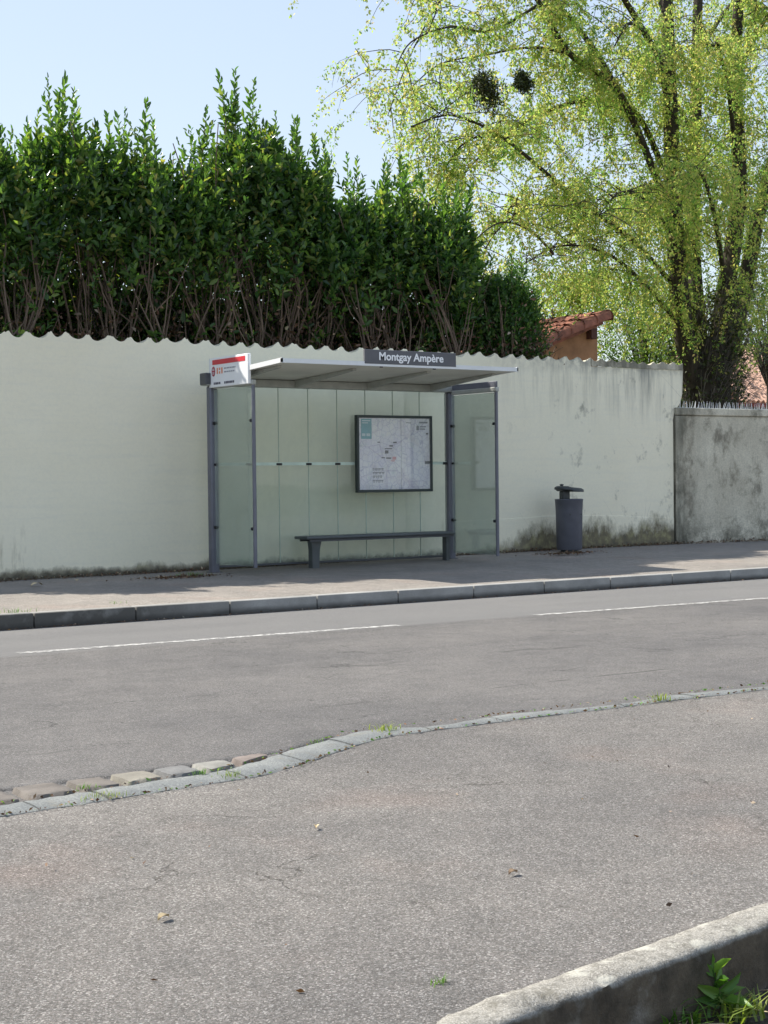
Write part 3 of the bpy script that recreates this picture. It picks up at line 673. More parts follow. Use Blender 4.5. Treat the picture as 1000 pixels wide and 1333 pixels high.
mark([(495, 375, 535, 390), (452, 412, 490, 428), (400, 446, 482, 456), (402, 470, 440, 505), (362, 545, 400, 556), (415, 548, 470, 562), (320, 376, 350, 386), (855, 590, 912, 620), (870, 275, 895, 292)], 'ink_dark', 'map_symbol')
mark([(486, 540, 526, 572), (470, 580, 512, 590)], 'map_pink', 'map_marker')
cg = MB(); cg.box((mx0+.036, my-.018, mz0+.036), (mx1-.036, my-.014, mz1-.036)); part('case_glass', cg, 'case_glass', mcase)
p = MB(); p.box((XR-.125, YR-.02, 1.495), (XR-.056, YR+.02, 1.53), .004); part('glass_clamp', p, 'black_rubber', sh)

# bench
bt = thing('bench', (11.6, 16.98, .15), 'long low grey metal bench inside the bus shelter under the map', 'bench')
g_ = MB(); g_.box((10.36, 16.80, .535), (12.74, 17.13, .575), .012, 2); part('seat', g_, 'bench_grey', bt, 40)
g_ = MB(); g_.box((10.42, 16.83, .505), (12.74, 16.86, .534)); g_.box((10.42, 17.06, .505), (12.74, 17.09, .534)); part('seat_rail', g_, 'dark_grey', bt)
g_ = MB(); g_.prism([(10.50, .504), (10.655, .504), (10.63, .40), (10.615, .13), (10.515, .13), (10.515, .40)], 1, 16.93, 17.03); part('leg', g_, 'bench_grey', bt)
g_ = MB(); g_.box((12.68, 16.92, .12), (12.735, 17.02, .504), .004); part('leg', g_, 'bench_grey', bt)

# litter bin
bx, by, bz = 15.18, 17.22, zpav(15.18, 17.22)
b = thing('litter_bin', (bx, by, bz), 'dark grey round litter bin with a flat hood against the white wall', 'litter bin')
g_ = MB(); g_.lathe((bx, by, bz), [(.16, .03), (.183, .035), (.189, .06), (.199, .60), (.208, .765), (.212, .775), (.202, .785), (.192, .778), (.185, .70), (.0, .69)], 40); part('body', g_, 'bin_grey', b, 40)
g_ = MB(); g_.lathe((bx, by, bz), [(.13, -.02), (.13, .029)], 24); part('foot', g_, 'bin_dark', b, 40)
g_ = MB(); g_.box((bx-.15, by-.05, bz+.74), (bx-.02, by+.05, bz+.90), .012, 2); part('hood_stem', g_, 'bin_dark', b, 40)
g_ = MB(); n = 30; vs = []
for rr, dz in ((.0, .045), (.19, .032), (.225, .012), (.23, -.018), (.215, -.022), (.0, -.02)):
    for k in range(n):
        a = 2*PI*k/n; X = rr*math.cos(a); Y = rr*math.sin(a)*.9; vs.append((bx+X+.005, by+Y, bz+.918+dz-.05*X+(.02 if X < -.1 else 0)))
g_.add(vs, [(i*n+k, i*n+(k+1) % n, (i+1)*n+(k+1) % n, (i+1)*n+k) for i in range(5) for k in range(n)]); part('hood', g_, 'bin_dark', b, 40)
g_ = MB(); g_.lathe((bx-.14, by, bz+.945), [(.022, 0), (.022, .04), (.03, .045), (.03, .06), (.0, .065)], 14); part('lock_knob', g_, 'bin_dark', b, 40)
for a in (-2.2, -1.2):
    X, Y = bx+.2*math.cos(a), by+.2*math.sin(a); g_ = MB(); g_.box((X-.008, Y-.008, bz+.55), (X+.008, Y+.008, bz+.57), .002); part('rivet', g_, 'bin_dark', b)

# ------------------------------------------------------------------ shed, house
s = thing('tiled_shed', (17.6, 22.5, 0), 'small ochre shed with sloping terracotta tile roof rising above the white wall', 'shed')
a, c = at(694, 452, 21), at(790, 412, 21); sl_k = (c.z-a.z)/(c.x-a.x); xa, xb = 15.4, c.x-.02
zs = lambda X: a.z+(X-a.x)*sl_k
g_ = MB(); g_.prism([(15.6, -.1), (19.40, -.1), (19.40, zs(19.40)-.14), (15.6, zs(15.6)-.14)], 1, 21.18, 24); part('wall', g_, 'ochre_render', s)
g_ = MB(); g_.prism([(xa, zs(xa)-.12), (xb-.05, zs(xb-.05)-.12), (xb-.05, zs(xb-.05)), (xa, zs(xa))], 1, 21.02, 24.3); rf = part('roof', g_, 'tile_terracotta', s)
tl = MB(); random.seed(17)     # canal tiles: overlapping half barrels along the verge and over the slope
for r in range(17):
    Y = 21.0+.2*r; k = 0; X = xb+.02
    while X > xa+.3:
        l = .36; X1 = X-l
        q = 8; vs = []
        r0, r1 = (.155, .135) if r == 0 else (.105, .088)
        for (xx, rad) in ((X, r1), (X1, r0)):
            for j in range(q+1):
                an = PI*(j/q)*(1.25 if r == 0 else 1)-(.35 if r == 0 else 0)
                vs.append((xx, Y-rad*math.cos(an), zs(xx)+rad*math.sin(an)*.95+(.018 if xx == X1 else 0)+random.uniform(-.004, .004)))
        tl.add(vs, [(j, j+1, q+2+j, q+1+j) for j in range(q)]); X -= .31
part('roof_tiles', tl, 'tile_terracotta', rf, 50)
tl = MB()      # ridge along the high right-hand end
for k in range(9):
    Y = 20.93+.37*k; vs = []
    for (yy, rad) in ((Y, .13), (Y+.4, .11)):
        for j in range(9):
            an = PI*j/8*1.3-.45; vs.append((xb+.0-rad*math.cos(an), yy, zs(xb)-.0+rad*math.sin(an)))
    tl.add(vs, [(j, j+1, 10+j, 9+j) for j in range(8)])
part('ridge', tl, 'tile_terracotta', rf, 50)
g_ = MB(); g_.box((19.12, 21.03, zs(19.2)-.32), (19.26, 21.17, zs(19.2)-.13)); part('rafter_end', g_, 'dark_wood', rf)

h = thing('house', (42, 38, 0), 'house with a pale pink tiled roof glimpsed behind the tree at the right edge', 'house')
e0 = at(958, 524, 35); zr0 = e0.z; hx0 = e0.x
g_ = MB(); g_.box((hx0+.4, 35.4, -.1), (hx0+11.6, 42.6, zr0-.02)); wl = part('wall', g_, 'house_render', h)
g_ = MB(); rz = zr0+2.3; lo = [(hx0, 35, zr0), (hx0+12, 35, zr0), (hx0+12, 43, zr0), (hx0, 43, zr0)]; rd = [(hx0+2.2, 39, rz), (hx0+10, 39, rz)]
g_.add(lo+rd, [(0, 1, 5, 4), (1, 2, 5), (2, 3, 4, 5), (3, 0, 4), (3, 2, 1, 0)]); rf = part('roof', g_, 'tile_pink', h)
tl = MB()
for k in range(50):
    X = hx0+.3+k*.24; f = min(1, (X-hx0)/2.2, (hx0+12-X)/2.0)
    if f > .05: tl.tube([(X, 34.97, zr0+.03), (X, 35+4*f, zr0+2.3*f+.03)], .085, 6)
part('roof_tiles', tl, 'tile_pink', rf, 60)
tl = MB(); tl.tube([(hx0, 35, zr0+.05), rd[0]], .12, 8); tl.tube([rd[0], rd[1]], .12, 8); tl.tube([(hx0+12, 35, zr0+.05), rd[1]], .12, 8); part('ridge', tl, 'tile_terracotta', rf, 60)
g_ = MB(); g_.box((hx0-.05, 34.86, zr0-.14), (hx0+12.05, 34.98, zr0-.02)); part('gutter', g_, 'red_paint', rf)
g_ = MB(); g_.box((hx0+2, 35.36, 1.1), (hx0+3.2, 35.399, 2.4)); wn = part('window', g_, 'window_dark', h)
g_ = MB(); g_.box((hx0+1.9, 35.3, 1.0), (hx0+3.3, 35.398, 1.09)); part('sill', g_, 'house_render', wn)

# ------------------------------------------------------------------ hedge
def shrub(X, Y, ztop, rx, name, label, cat, group, mat='laurel_leaf', L=.15, seed=0, dens=1., low=2.7, spikes=5, ry=.85):
    global rng; rng = np.random.default_rng(100+seed); random.seed(100+seed)
    z0 = .0; root = thing(name, (X, Y, z0), label, cat, group)
    st = MB(); nst = 7
    for k in range(nst):
        bxx = X+random.uniform(-.35, .35); byy = Y+random.uniform(-.85*ry, .12); zz = ztop-random.uniform(.6, 1.5)
        tx = X+random.uniform(-rx, rx); ty = Y+random.uniform(-.6, .5)*ry
        wv = lambda q: random.uniform(-q, q); h2 = zz-2.4; pts = smoothline([(bxx, byy, z0), (bxx+wv(.1), byy, 2.4), (bxx+(tx-bxx)*.15+wv(.12), byy+wv(.08), 2.4+h2*.25), (bxx+(tx-bxx)*.45+wv(.17), byy+(ty-byy)*.4+wv(.1), 2.4+h2*.5), (bxx+(tx-bxx)*.7+wv(.15), byy+(ty-byy)*.7, 2.4+h2*.75), (tx, ty, zz)], 4)
        st.tube(pts, list(np.linspace(random.uniform(.013, .025), .007, len(pts))), 5, False)
        for q in range(4):       # forks in the bare part
            i = random.randint(4, 13); p = pts[min(i, len(pts)-2)]; d = Vector((random.uniform(-.55, .55), random.uniform(-.3, .4), random.uniform(.35, 1.1)))
            st.tube([p, p+d*.5, p+d*.9+Vector((0, 0, .25))], [.011, .009, .005], 4, False)
    part('stem', st, 'bark_laurel', root, 60)
    P = []; D = []; LL = []; tw = MB()
    def shoot(p, d, ln, big=1., nl=None):
        d = d/np.linalg.norm(d); n = nl or int(ln/.038)
        sz = rng.uniform(.75, 1.15); a0 = rng.uniform(0, 6.28); u = np.cross(d, [.31, .2, .93]); u /= np.linalg.norm(u); v = np.cross(d, u)
        for i in range(n):
            t = (i+.5)/n; a = a0+i*2.4; o = u*math.cos(a)+v*math.sin(a)
            q = p+d*ln*t; P.append(q); dd = d*(.35+.75*t)+o*(.95-.45*t)+np.array([0, 0, .05])+rng.normal(size=3)*.16
            D.append(dd); LL.append(L*big*sz*rng.uniform(.65, 1.15)*(1-.35*t**3))
    zl = low; zt = ztop-rng.uniform(.95, 1.15)*(1 if ry > .6 else .8)
    ns = int(820*dens*rx/.6)
    for k in range(ns):
        t = rng.uniform(0, 1)**.62; z = zl+(zt-zl)*t
        fr = (1.0 if t > .45 else .65+.35*t/.45)
        th = rng.uniform(0, 6.28); rad = math.sqrt(rng.uniform(.0, 1))
        y_ = math.sin(th)*rad*ry; x_ = math.cos(th)*rad*rx*1.15
        taper = 1-.45*max(0, (t-.6)/.4)**1.6; x_ *= taper; y_ *= taper
        if t < .64 and y_ < .38 and ry > .6 and rng.uniform() > .07+max(0, t-.36)*1.7: continue     # bare stems at the front low down
        p = np.array([X+x_, Y+y_, z+.12*math.sin(X*3+x_*5)])
        d = np.array([x_*.8, y_*.8-.1, .55+.5*t])+rng.normal(size=3)*.3
        shoot(p, d, rng.uniform(.22, .42))
    nsol = len(P)
    for k in range(spikes):      # leaders standing clear of the top
        x_ = rng.uniform(-rx, rx)*.85; hh = ztop-(abs(rng.normal())*.26 if k else 0)
        if k == 0: x_ *= .3
        b_ = np.array([X+x_, Y+rng.uniform(-.35, .3), hh-1.1]); d = np.array([rng.uniform(-.14, .14), rng.uniform(-.1, .1), 1.])
        shoot(b_, d, 1.1, 1.0, 36); e_ = b_+d*.9; tw.tube([tuple(b_-d*.3), tuple(e_)], [.009, .003], 4, False)
        for j in range(5): shoot(b_+d*rng.uniform(.0, .5), np.array([rng.uniform(-.6, .6), rng.uniform(-.5, .5), 1.]), rng.uniform(.3, .5), .95)
    P = np.array(P); D = np.array(D); LL = np.array(LL)
    P0, D0, LL0 = P[:nsol], D[:nsol], LL[:nsol]; leaves('foliage', P0, D0, LL0, LL0*rng.uniform(.36, .56, len(LL0)), mat, root)
    leaves('young_leaves', P[nsol:], D[nsol:], LL[nsol:], LL[nsol:]*.42, 'young_leaf', root); part('twigs', tw, 'bark_laurel', root)
    # brown leaves caught among the bare stems
    n = int(380*dens); q = np.column_stack([rng.uniform(X-rx*1.1, X+rx*1.1, n), rng.uniform(Y-.75, Y+.7, n), 2.75+np.abs(rng.normal(size=n))*.42])
    leaves('dead_leaves', q, rng.normal(size=(n, 3)), rng.uniform(.05, .11, n), rng.uniform(.03, .05, n), 'dead_leaf', root)
    # tangle of dead inner twigs
    tg = MB()
    for k in range(int(120*dens)):
        p = Vector((rng.uniform(X-rx*1.1, X+rx*1.1), rng.uniform(Y-.2, Y+.9), rng.uniform(2.5, max(3.0, ztop-1.9)))); d = Vector((rng.normal()*.35, rng.normal()*.3, rng.uniform(.2, .8)))
        tg.tube([p, p+d*.5+Vector((rng.normal()*.05, 0, 0)), p+d], [.008, .006, .003], 3, False)
    part('dead_twigs', tg, 'bark_dark', root)
    return root
HS = [(4.9, 6.2, 'cherry laurel just outside the left edge of the photo'), (6.05, 6.0, 'cherry laurel at the left edge, mostly cut off'),
      (7.1, 6.05, 'cherry laurel at the left edge of the photo with a short pointed top'), (8.05, 6.62, 'cherry laurel with the tall lone leader shoot near the left edge'),
      (8.95, 6.35, 'cherry laurel above the blank wall, second tall shoot cluster from the left'), (9.75, 6.42, 'cherry laurel directly above the red and white route sign, left of the tallest'),
      (10.6, 6.98, 'tallest cherry laurel of the hedge, above the left end of the shelter roof'), (11.35, 6.6, 'cherry laurel right beside the tallest one, slightly lower'),
      (12.1, 6.2, 'cherry laurel left of the stop name board in the middle of the hedge'), (12.85, 6.05, 'cherry laurel directly above the stop name board'),
      (13.75, 6.2, 'cherry laurel with a bushy top just left of the yellow-green tree')]
for i, (X, zt, lb) in enumerate(HS):
    shrub(X, 18.85+(.12 if i % 2 else 0), zt, .58, 'laurel_shrub', lb, 'shrub', 'cherry laurels of the hedge behind the wall', seed=i, spikes=5)
shrub(14.25, 18.85, 5.8, .34, 'laurel_shrub', 'lower cherry laurel sloping down at the right end of the tall hedge', 'shrub', 'cherry laurels of the hedge behind the wall', seed=31, low=2.6, ry=.5)
shrub(14.95, 18.5, 4.95, .42, 'garden_bush', 'rounded dark green bush right of the hedge, left of the tiled shed', 'bush', None, 'bush_leaf', .09, 41, 1.7, 2.6, 7, .42)
shrub(15.28, 18.5, 4.6, .30, 'garden_bush', 'smallest dark bush leaning over the left end of the tiled shed roof', 'bush', None, 'bush_leaf', .09, 42, 1.7, 2.6, 5, .36)
# dark evergreen row further back that closes the gaps between the stems
def backrow(x0, x1, Y, ztop, label):
    global rng; rng = np.random.default_rng(77)
    root = thing('evergreen_row', ((x0+x1)/2, Y, 0), label, 'hedge')
    n = 46000; q = np.column_stack([rng.uniform(x0, x1, n), Y+rng.normal(size=n)*.3, rng.uniform(2.2, ztop, n)])
    q[::2, 2] = rng.uniform(2.3, 3.9, len(q[::2])); q[:, 2] = np.minimum(q[:, 2], ztop-.25*np.abs(np.sin(q[:, 0]*2.1)))
    leaves('foliage', q, rng.normal(size=(n, 3))+np.array([0, 0, .5]), rng.uniform(.10, .15, n), rng.uniform(.055, .08, n), 'laurel_leaf', root)
    st = MB()
    for X in np.arange(x0, x1, .45): st.tube([(X, Y, 0), (X+rng.normal()*.1, Y+.1, 2.4), (X+rng.normal()*.25, Y, ztop-.6)], [.03, .025, .01], 5, False)
    part('stem', st, 'bark_dark', root)
backrow(5.0, 14.6, 20.1, 4.9, 'dense evergreen row close behind the laurel hedge, seen as darkness between its bare stems')

# ------------------------------------------------------------------ the big weeping tree
def big_tree():
    global rng; rng = np.random.default_rng(5); random.seed(5)
    YT = 23.0; base = at(918, 560, YT); base.z = 0
    root = thing('weeping_tree', base, 'big yellow-green tree with hanging strands and several dark stems behind the walls', 'tree')
    tr = MB(); p0 = at(925, 600, YT); p1 = at(922, 500, YT); p2 = at(918, 440, YT)
    pts = smoothline([(base.x, YT, -.1), p0, p1, p2], 4); tr.tube(pts, list(np.linspace(.62, .40, len(pts))), 14)
    limbs = []
    def limb(px, r0, r1, k=6):
        pts = smoothline([at(x, y, YT+dy) for x, y, dy in px], k); rad = list(np.linspace(r0, r1, len(pts))); limbs.append((pts, rad)); tr.tube(pts, rad, 9)
    limb([(905, 500, 0), (888, 420, -.2), (879, 300, -.4), (873, 150, -.5), (868, 0, -.5), (862, -180, -.3), (850, -350, 0)], .25, .06)
    limb([(915, 500, .1), (902, 330, .5), (905, 180, .9), (908, 30, 1.1), (915, -150, 1.4), (930, -330, 1.6)], .2, .05)
    limb([(932, 480, 0), (945, 380, -.2), (962, 250, -.3), (958, 100, -.6), (965, -60, -.9), (975, -280, -1.1)], .24, .06)
    limb([(940, 480, 0), (968, 380, .2), (992, 260, .2), (1030, 130, .3), (1070, -20, .4), (1120, -200, .5)], .22, .05)
    limb([(880, 300, -.4), (850, 220, -.6), (804, 118, -.8), (742, 70, -1.0), (703, 5, -1.1), (660, -70, -1.3), (610, -110, -1.4), (560, -95, -1.5), (520, -40, -1.6)], .085, .014)
    limb([(804, 118, -.8), (770, 60, -.3), (720, 0, .2), (650, -60, .4), (580, -60, .5), (530, -10, .6)], .07, .015)
    limb([(885, 380, -.1), (820, 310, -.6), (754, 263, -.9), (690, 207, -1.2), (640, 170, -1.4), (585, 150, -1.5), (535, 165, -1.6)], .06, .012)
    limb([(878, 260, -.3), (830, 150, .3), (770, 130, .8), (700, 150, 1.2), (640, 190, 1.5), (590, 240, 1.7)], .07, .012)
    limb([(754, 263, -.9), (715, 258, -.5), (675, 275, -.1), (640, 310, .2), (625, 345, .3)], .03, .008)
    limb([(720, 330, -1.2), (690, 300, -1.6), (650, 290, -2.0), (610, 320, -2.2)], .03, .008)
    limb([(640, 170, -1.4), (600, 190, -.8), (575, 230, -.4), (560, 270, -.2)], .025, .007)
    limb([(850, 400, 1.5), (790, 360, 1.9), (740, 370, 2.2), (700, 400, 2.4)], .03, .008)
    limb([(742, 70, -1), (690, 62, -.6), (630, 72, -.3), (570, 85, 0), (520, 130, .2)], .03, .008)
    limb([(703, 5, -1.1), (640, 40, -1.5), (585, 35, -1.8), (535, 55, -2), (515, 90, -2)], .03, .008)
    limb([(660, -70, -1.3), (590, -20, -.8), (540, 60, -.4), (505, 150, -.2)], .025, .007)
    limb([(890, 430, -.2), (840, 370, -.7), (790, 330, -1.0), (730, 320, -1.2), (680, 345, -1.3)], .05, .01)
    limb([(872, 100, -.5), (800, -20, -1.2), (740, -80, -1.7), (690, -80, -2), (640, -20, -2.2)], .07, .014)
    limb([(868, 20, -.5), (810, -120, .2), (740, -180, .8), (650, -180, 1.3), (570, -120, 1.6)], .08, .014)
    limb([(885, 330, -.3), (850, 270, -1.2), (810, 250, -2.0), (780, 280, -2.4)], .05, .01)
    limb([(945, 380, -.2), (930, 280, -1.2), (910, 220, -2.1), (890, 230, -2.7)], .06, .01)
    limb([(962, 250, -.3), (950, 130, -1.5), (935, 60, -2.4), (930, 60, -2.9)], .06, .01)
    limb([(958, 100, -.6), (1000, 20, -1.5), (1040, 0, -2.2), (1070, 60, -2.6)], .06, .01)
    limb([(990, 270, .2), (1050, 220, -.6), (1110, 210, -1.2), (1150, 260, -1.6)], .06, .01)
    limb([(1030, 130, .3), (1100, 60, 0), (1170, 60, -.3), (1230, 120, -.5)], .06, .01)
    limb([(873, 150, -.5), (850, 60, -1.5), (820, 30, -2.4), (800, 60, -2.9)], .06, .01)
    limb([(902, 330, .5), (860, 260, 1.5), (820, 250, 2.3), (770, 300, 2.8)], .06, .01)
    limb([(905, 180, .9), (850, 90, 1.8), (780, 70, 2.6), (720, 120, 3.1)], .06, .01)
    limb([(915, 60, 1.1), (960, 0, 2.2), (1010, 20, 3.0), (1050, 90, 3.4)], .06, .01)
    P = []; D = []; br = MB()
    from mathutils import noise as mn
    def gap(q): return mn.noise(Vector(q)*.95)+.6*mn.noise(Vector(q)*2.3+Vector((5, 1, 3)))
    def cluster(q, m_, sp):
        for j in range(m_):
            o = rng.normal(size=3)*sp; P.append(q+o*.5); D.append(np.array([o[0]*7, o[1]*7, -.45+rng.normal()*.4])+rng.normal(size=3)*.3)
    def strand(p, ln, den=1., thr=-.10):
        # a drooping twig with clusters of leaflets at its nodes
        if gap(p) < thr+(.10 if p[0] < 18.6 else 0): return
        a = rng.uniform(0, 6.28); d = np.array([math.cos(a)*.8, math.sin(a)*.8, .1]); q = np.array(p, float); n = max(2, int(ln/.09)); pts = [q.copy()]
        for i in range(n):
            d = d*.82+np.array([rng.normal()*.1, rng.normal()*.1, -.34]); d /= np.linalg.norm(d); q = q+d*.09; pts.append(q.copy())
            if rng.uniform() < .85*den: cluster(q, rng.integers(4, 10), .05)
        if rng.uniform() < .3: br.tube([tuple(pts[0]), tuple(pts[len(pts)//2]), tuple(pts[-1])], [.006, .005, .002], 3, False)
    for li, (pts, rad) in enumerate(limbs):
        main = li < 4
        for i in range(3, len(pts)):
            nb = 3 if main else (3 if i > 5 else 1)
            pp = np.array(pts[i])
            if pp[2] > 12.2: nb = 1
            for b_ in range(nb):
                if pp[0] < 16.9 and rng.uniform() < .5: continue
                a = rng.uniform(0, 6.28); up = rng.uniform(.2, .9); ln = rng.uniform(.8, 2.4) if main else rng.uniform(.8, 2.2)
                d = np.array([math.cos(a), math.sin(a), up]); q = pp.copy(); path = [tuple(q)]; ns = int(ln/.2)
                right = pp[0] > 20.6; den = .9 if right else .85
                for k in range(ns):
                    d[2] -= .17; d += rng.normal(size=3)*.12; q = q+d/np.linalg.norm(d)*.2; path.append(tuple(q))
                    if q[2] < 4.4 and rng.uniform() < .8: continue
                    for s_ in range(rng.poisson(1.25 if right else (1.25 if q[2] > 6.3 else .6))): strand(q, rng.uniform(.2, 1.0)*(1.15 if right else .95), den=den)
                if gap(path[len(path)//2]) > -.08 and gap(path[-1]) > -.12: br.tube(path, list(np.linspace(.012, .003, len(path))), 4, False)
    # short tufts clothing the stems
    for li, (pts, rad) in enumerate(limbs[:4]):
        for i in range(7, len(pts)):
            for k in range(8):
                a = rng.uniform(0, 6.28); p = np.array(pts[i])+np.array([math.cos(a), math.sin(a), rng.uniform(-.3, .3)])*rad[i]*1.1
                strand(p, rng.uniform(.2, .75), den=.8, thr=-.25)
    part('trunk', tr, 'bark_dark', root, 60); part('branches', br, 'bark_dark', root)
    for (x, y, dy) in ((628, 112, -2.0), (679, 104, -1.8)):
        c = np.array(at(x, y, YT+dy))
        for k in range(16): strand(c+rng.normal(size=3)*np.array([.45, .4, .4])+np.array([0, .45, .15]), rng.uniform(.3, .8), thr=-9)
    n = len(P); print('tree leaves', n)
    L = rng.uniform(.035, .08, n); leaves('crown', P, D, L, L*.6, 'tree_leaf', root, 4)
    # tangle of fine bare twigs around the low trunk
    tg = MB()
    for k in range(900):
        a = rng.uniform(0, 6.28); h0 = rng.uniform(2.3, 5.0); r = .4; p = Vector((base.x+.2+math.cos(a)*r*1.2+rng.normal()*.15, YT+math.sin(a)*r, h0))
        d = Vector((math.cos(a)*rng.uniform(.1, .5)+.15, math.sin(a)*rng.uniform(.1, .6), rng.uniform(.1, .9))); c_ = Vector((rng.normal()*.12, rng.normal()*.12, -rng.uniform(0, .5)))
        tg.tube([p, p+d*.6, p+d*1.1+c_], [.009, .006, .003], 3, False)
    part('twigs', tg, 'bark_grey', root)
    n = 2600; a = rng.uniform(0, 6.28, n); q = np.column_stack([base.x+.1+np.cos(a)*.66+rng.normal(size=n)*.1, YT+np.sin(a)*.62+rng.normal(size=n)*.1, rng.uniform(1.8, 5.2, n)])
    leaves('ivy', q, rng.normal(size=(n, 3))+np.array([0, 0, -.4]), rng.uniform(.06, .1, n), rng.uniform(.05, .08, n), 'mistletoe_leaf', root, 4)
    for (x, y, dy, r, lb) in ((628, 112, -1.4, .27, 'larger dark mistletoe ball hanging in the thin left part of the tree'), (679, 104, -1.2, .16, 'smaller dark mistletoe ball just right of the larger one')):
        dy -= .9
        c = np.array(at(x, y, YT+dy)); n = int(7000*r); v = rng.normal(size=(n, 3)); v /= np.linalg.norm(v, axis=1, keepdims=True)
        v *= (rng.uniform(0, 1, n)**.5*(1+.35*np.sin(v[:, 0]*4+1)*np.sin(v[:, 2]*5)))[:, None]*r*np.array([.85, .85, 1.2]); m = thing('mistletoe', c.tolist(), lb, 'mistletoe', None)
        leaves('leaves', c+v+np.where(rng.uniform(0, 1, n) < .3, 1., 0.)[:, None]*np.array([.8*r, 0, -.5*r])*np.array([1, 1, 1.]), v*.3/r*.2+np.array([0, 0, -.05])+rng.normal(size=(n, 3))*.12, rng.uniform(.05, .09, n), rng.uniform(.02, .03, n), 'mistletoe_leaf', m, 4)
        tg = MB()
        for k in range(60): d = rng.normal(size=3); d /= np.linalg.norm(d); tg.tube([tuple(c), tuple(c+d*r*.55), tuple(c+d*r*.9-np.array([0, 0, .03]))], [.006, .004, .002], 3, False)
        part('twigs', tg, 'bark_dark', m)
big_tree()
def bushy(name, X, Y, z0, z1, rx, ry, n, mat, label, cat, L=.09, seed=1, clump=60, trunk=True):
    global rng; rng = np.random.default_rng(900+seed); root = thing(name, (X, Y, 0), label, cat)
    C = []; 
    while len(C) < clump:
        v = rng.uniform(-1, 1, 3)
        if np.linalg.norm(v) < 1: C.append(v)
    C = np.array(C)*np.array([rx, ry, (z1-z0)/2])+np.array([X, Y, (z0+z1)/2])
    k = rng.integers(0, clump, n); sp = .17*(rx+ry); q = C[k]+rng.normal(size=(n, 3))*sp*.6
    leaves('crown', q, rng.normal(size=(n, 3))+np.array([0, 0, -.2]), rng.uniform(.7, 1.2, n)*L, rng.uniform(.4, .6, n)*L, mat, root, 4)
    tg = MB(); tg.tube([(X, Y, -.1), (X+.05, Y, z0*.6), (X, Y, (z0+z1)/2)], [.14, .11, .04], 8)
    for c in C[:clump//2]: tg.tube([(X, Y, z0*.8+.2), tuple((c+np.array([X, Y, z0]))/2), tuple(c)], [.035, .022, .008], 4, False)
    part('trunk', tg, 'bark_dark', root, 60)
a = at(838, 430, 26); bushy('garden_tree', a.x, 26, a.z-1.2, at(838, 360, 26).z, 1.0, 1.2, 6500, 'mid_leaf', 'mid green bushy tree between the tiled shed and the dark trunk', 'tree', .085, 1, 45)
a = at(720, 400, 30); bushy('garden_tree', a.x, 30, a.z-1.5, at(740, 330, 30).z, 1.9, 1.5, 6000, 'mid_leaf', 'pale green airy tree far behind the shed roof', 'tree', .09, 2, 45)
a = at(985, 430, 30); bushy('garden_tree', a.x+.5, 30, a.z-1.0, at(985, 330, 30).z, 1.2, 1.2, 6000, 'grey_leaf', 'grey green tree behind the twiggy trunk at the right edge', 'tree', .08, 3, 40)
a = at(1100, 400, 32); bushy('garden_tree', a.x+1, 32, 2, 8, 3, 2, 7000, 'mid_leaf', 'green tree beyond the right edge of the photo', 'tree', .12, 4, 60)
a = at(870, 420, 38); bushy('garden_tree', a.x, 38, 2.5, at(870, 330, 38).z, 3.2, 2, 7000, 'mid_leaf', 'distant green tree behind the dark trunk', 'tree', .12, 5, 60)

# ------------------------------------------------------------------ weeds and litter
def blades(p, n, h, sp, seed, lean=.5):
    global rng; rng = np.random.default_rng(300+seed); vs = []; fs = []
    for k in range(n):
        a = rng.uniform(0, 6.28); l = h*rng.uniform(.5, 1.1); b_ = np.array(p)+np.array([rng.normal()*sp, rng.normal()*sp*.55, 0]); o = np.array([math.cos(a), math.sin(a), 0]); s_ = np.array([-o[1], o[0], 0])*h*.045
        ln = lean*rng.uniform(.3, 1.4); i = len(vs)
        for t, wd in ((0, 1), (.5, .85), (1, .1)): c = b_+o*l*ln*t*t+np.array([0, 0, l*t*(1-.25*ln*t)]); vs += [tuple(c-s_*wd), tuple(c+s_*wd)]
        fs += [(i, i+1, i+3, i+2), (i+2, i+3, i+5, i+4)]
    m_ = MB(); m_.v = vs; m_.f = fs; return m_
tufts = [((500, 951), .02, 50, .05, .045, 'bright grass tuft at the bend of the granite strip'), ((858, 912), .02, 35, .06, .035, 'small low grass tuft on the granite strip toward the right edge'),
         ((140, 1037), .02, 60, .03, .05, 'spreading grass tuft on the granite strip below the brown setts'), ((112, 1027), .02, 26, .035, .025, 'small grass tuft between the first two whole brown setts'),
         ((300, 1011), .02, 36, .038, .035, 'grass tuft on the granite strip below the pale grey sett'), ((262, 1008), .02, 22, .035, .02, 'tiny grass tuft under the mid grey sett'),
         ((20, 798), .13, 30, .06, .08, 'weed growing behind the far kerb at the left edge'), ((248, 750), .145, 60, .07, .11, 'flat weed in the dark patch left of the shelter post'),
         ((572, 1280), .012, 24, .03, .018, 'tiny moss tuft in the near pavement left of the concrete kerb'), ((150, 786), .13, 14, .05, .05, 'thin weed on the far kerb left of the shelter'),
         ((408, 968), .02, 16, .03, .03, 'thin line of grass along the curved granite strip')]
for i, ((px, py), z, n, h, sp, lb) in enumerate(tufts):
    p = gnd(px, py, z); o = part('grass_tuft', blades(p, n, h, sp, i, .9), 'weed_yellow' if i in (0, 1, 2, 4) else 'weed_leaf'); tag(o, lb, 'weed'); centre(o)
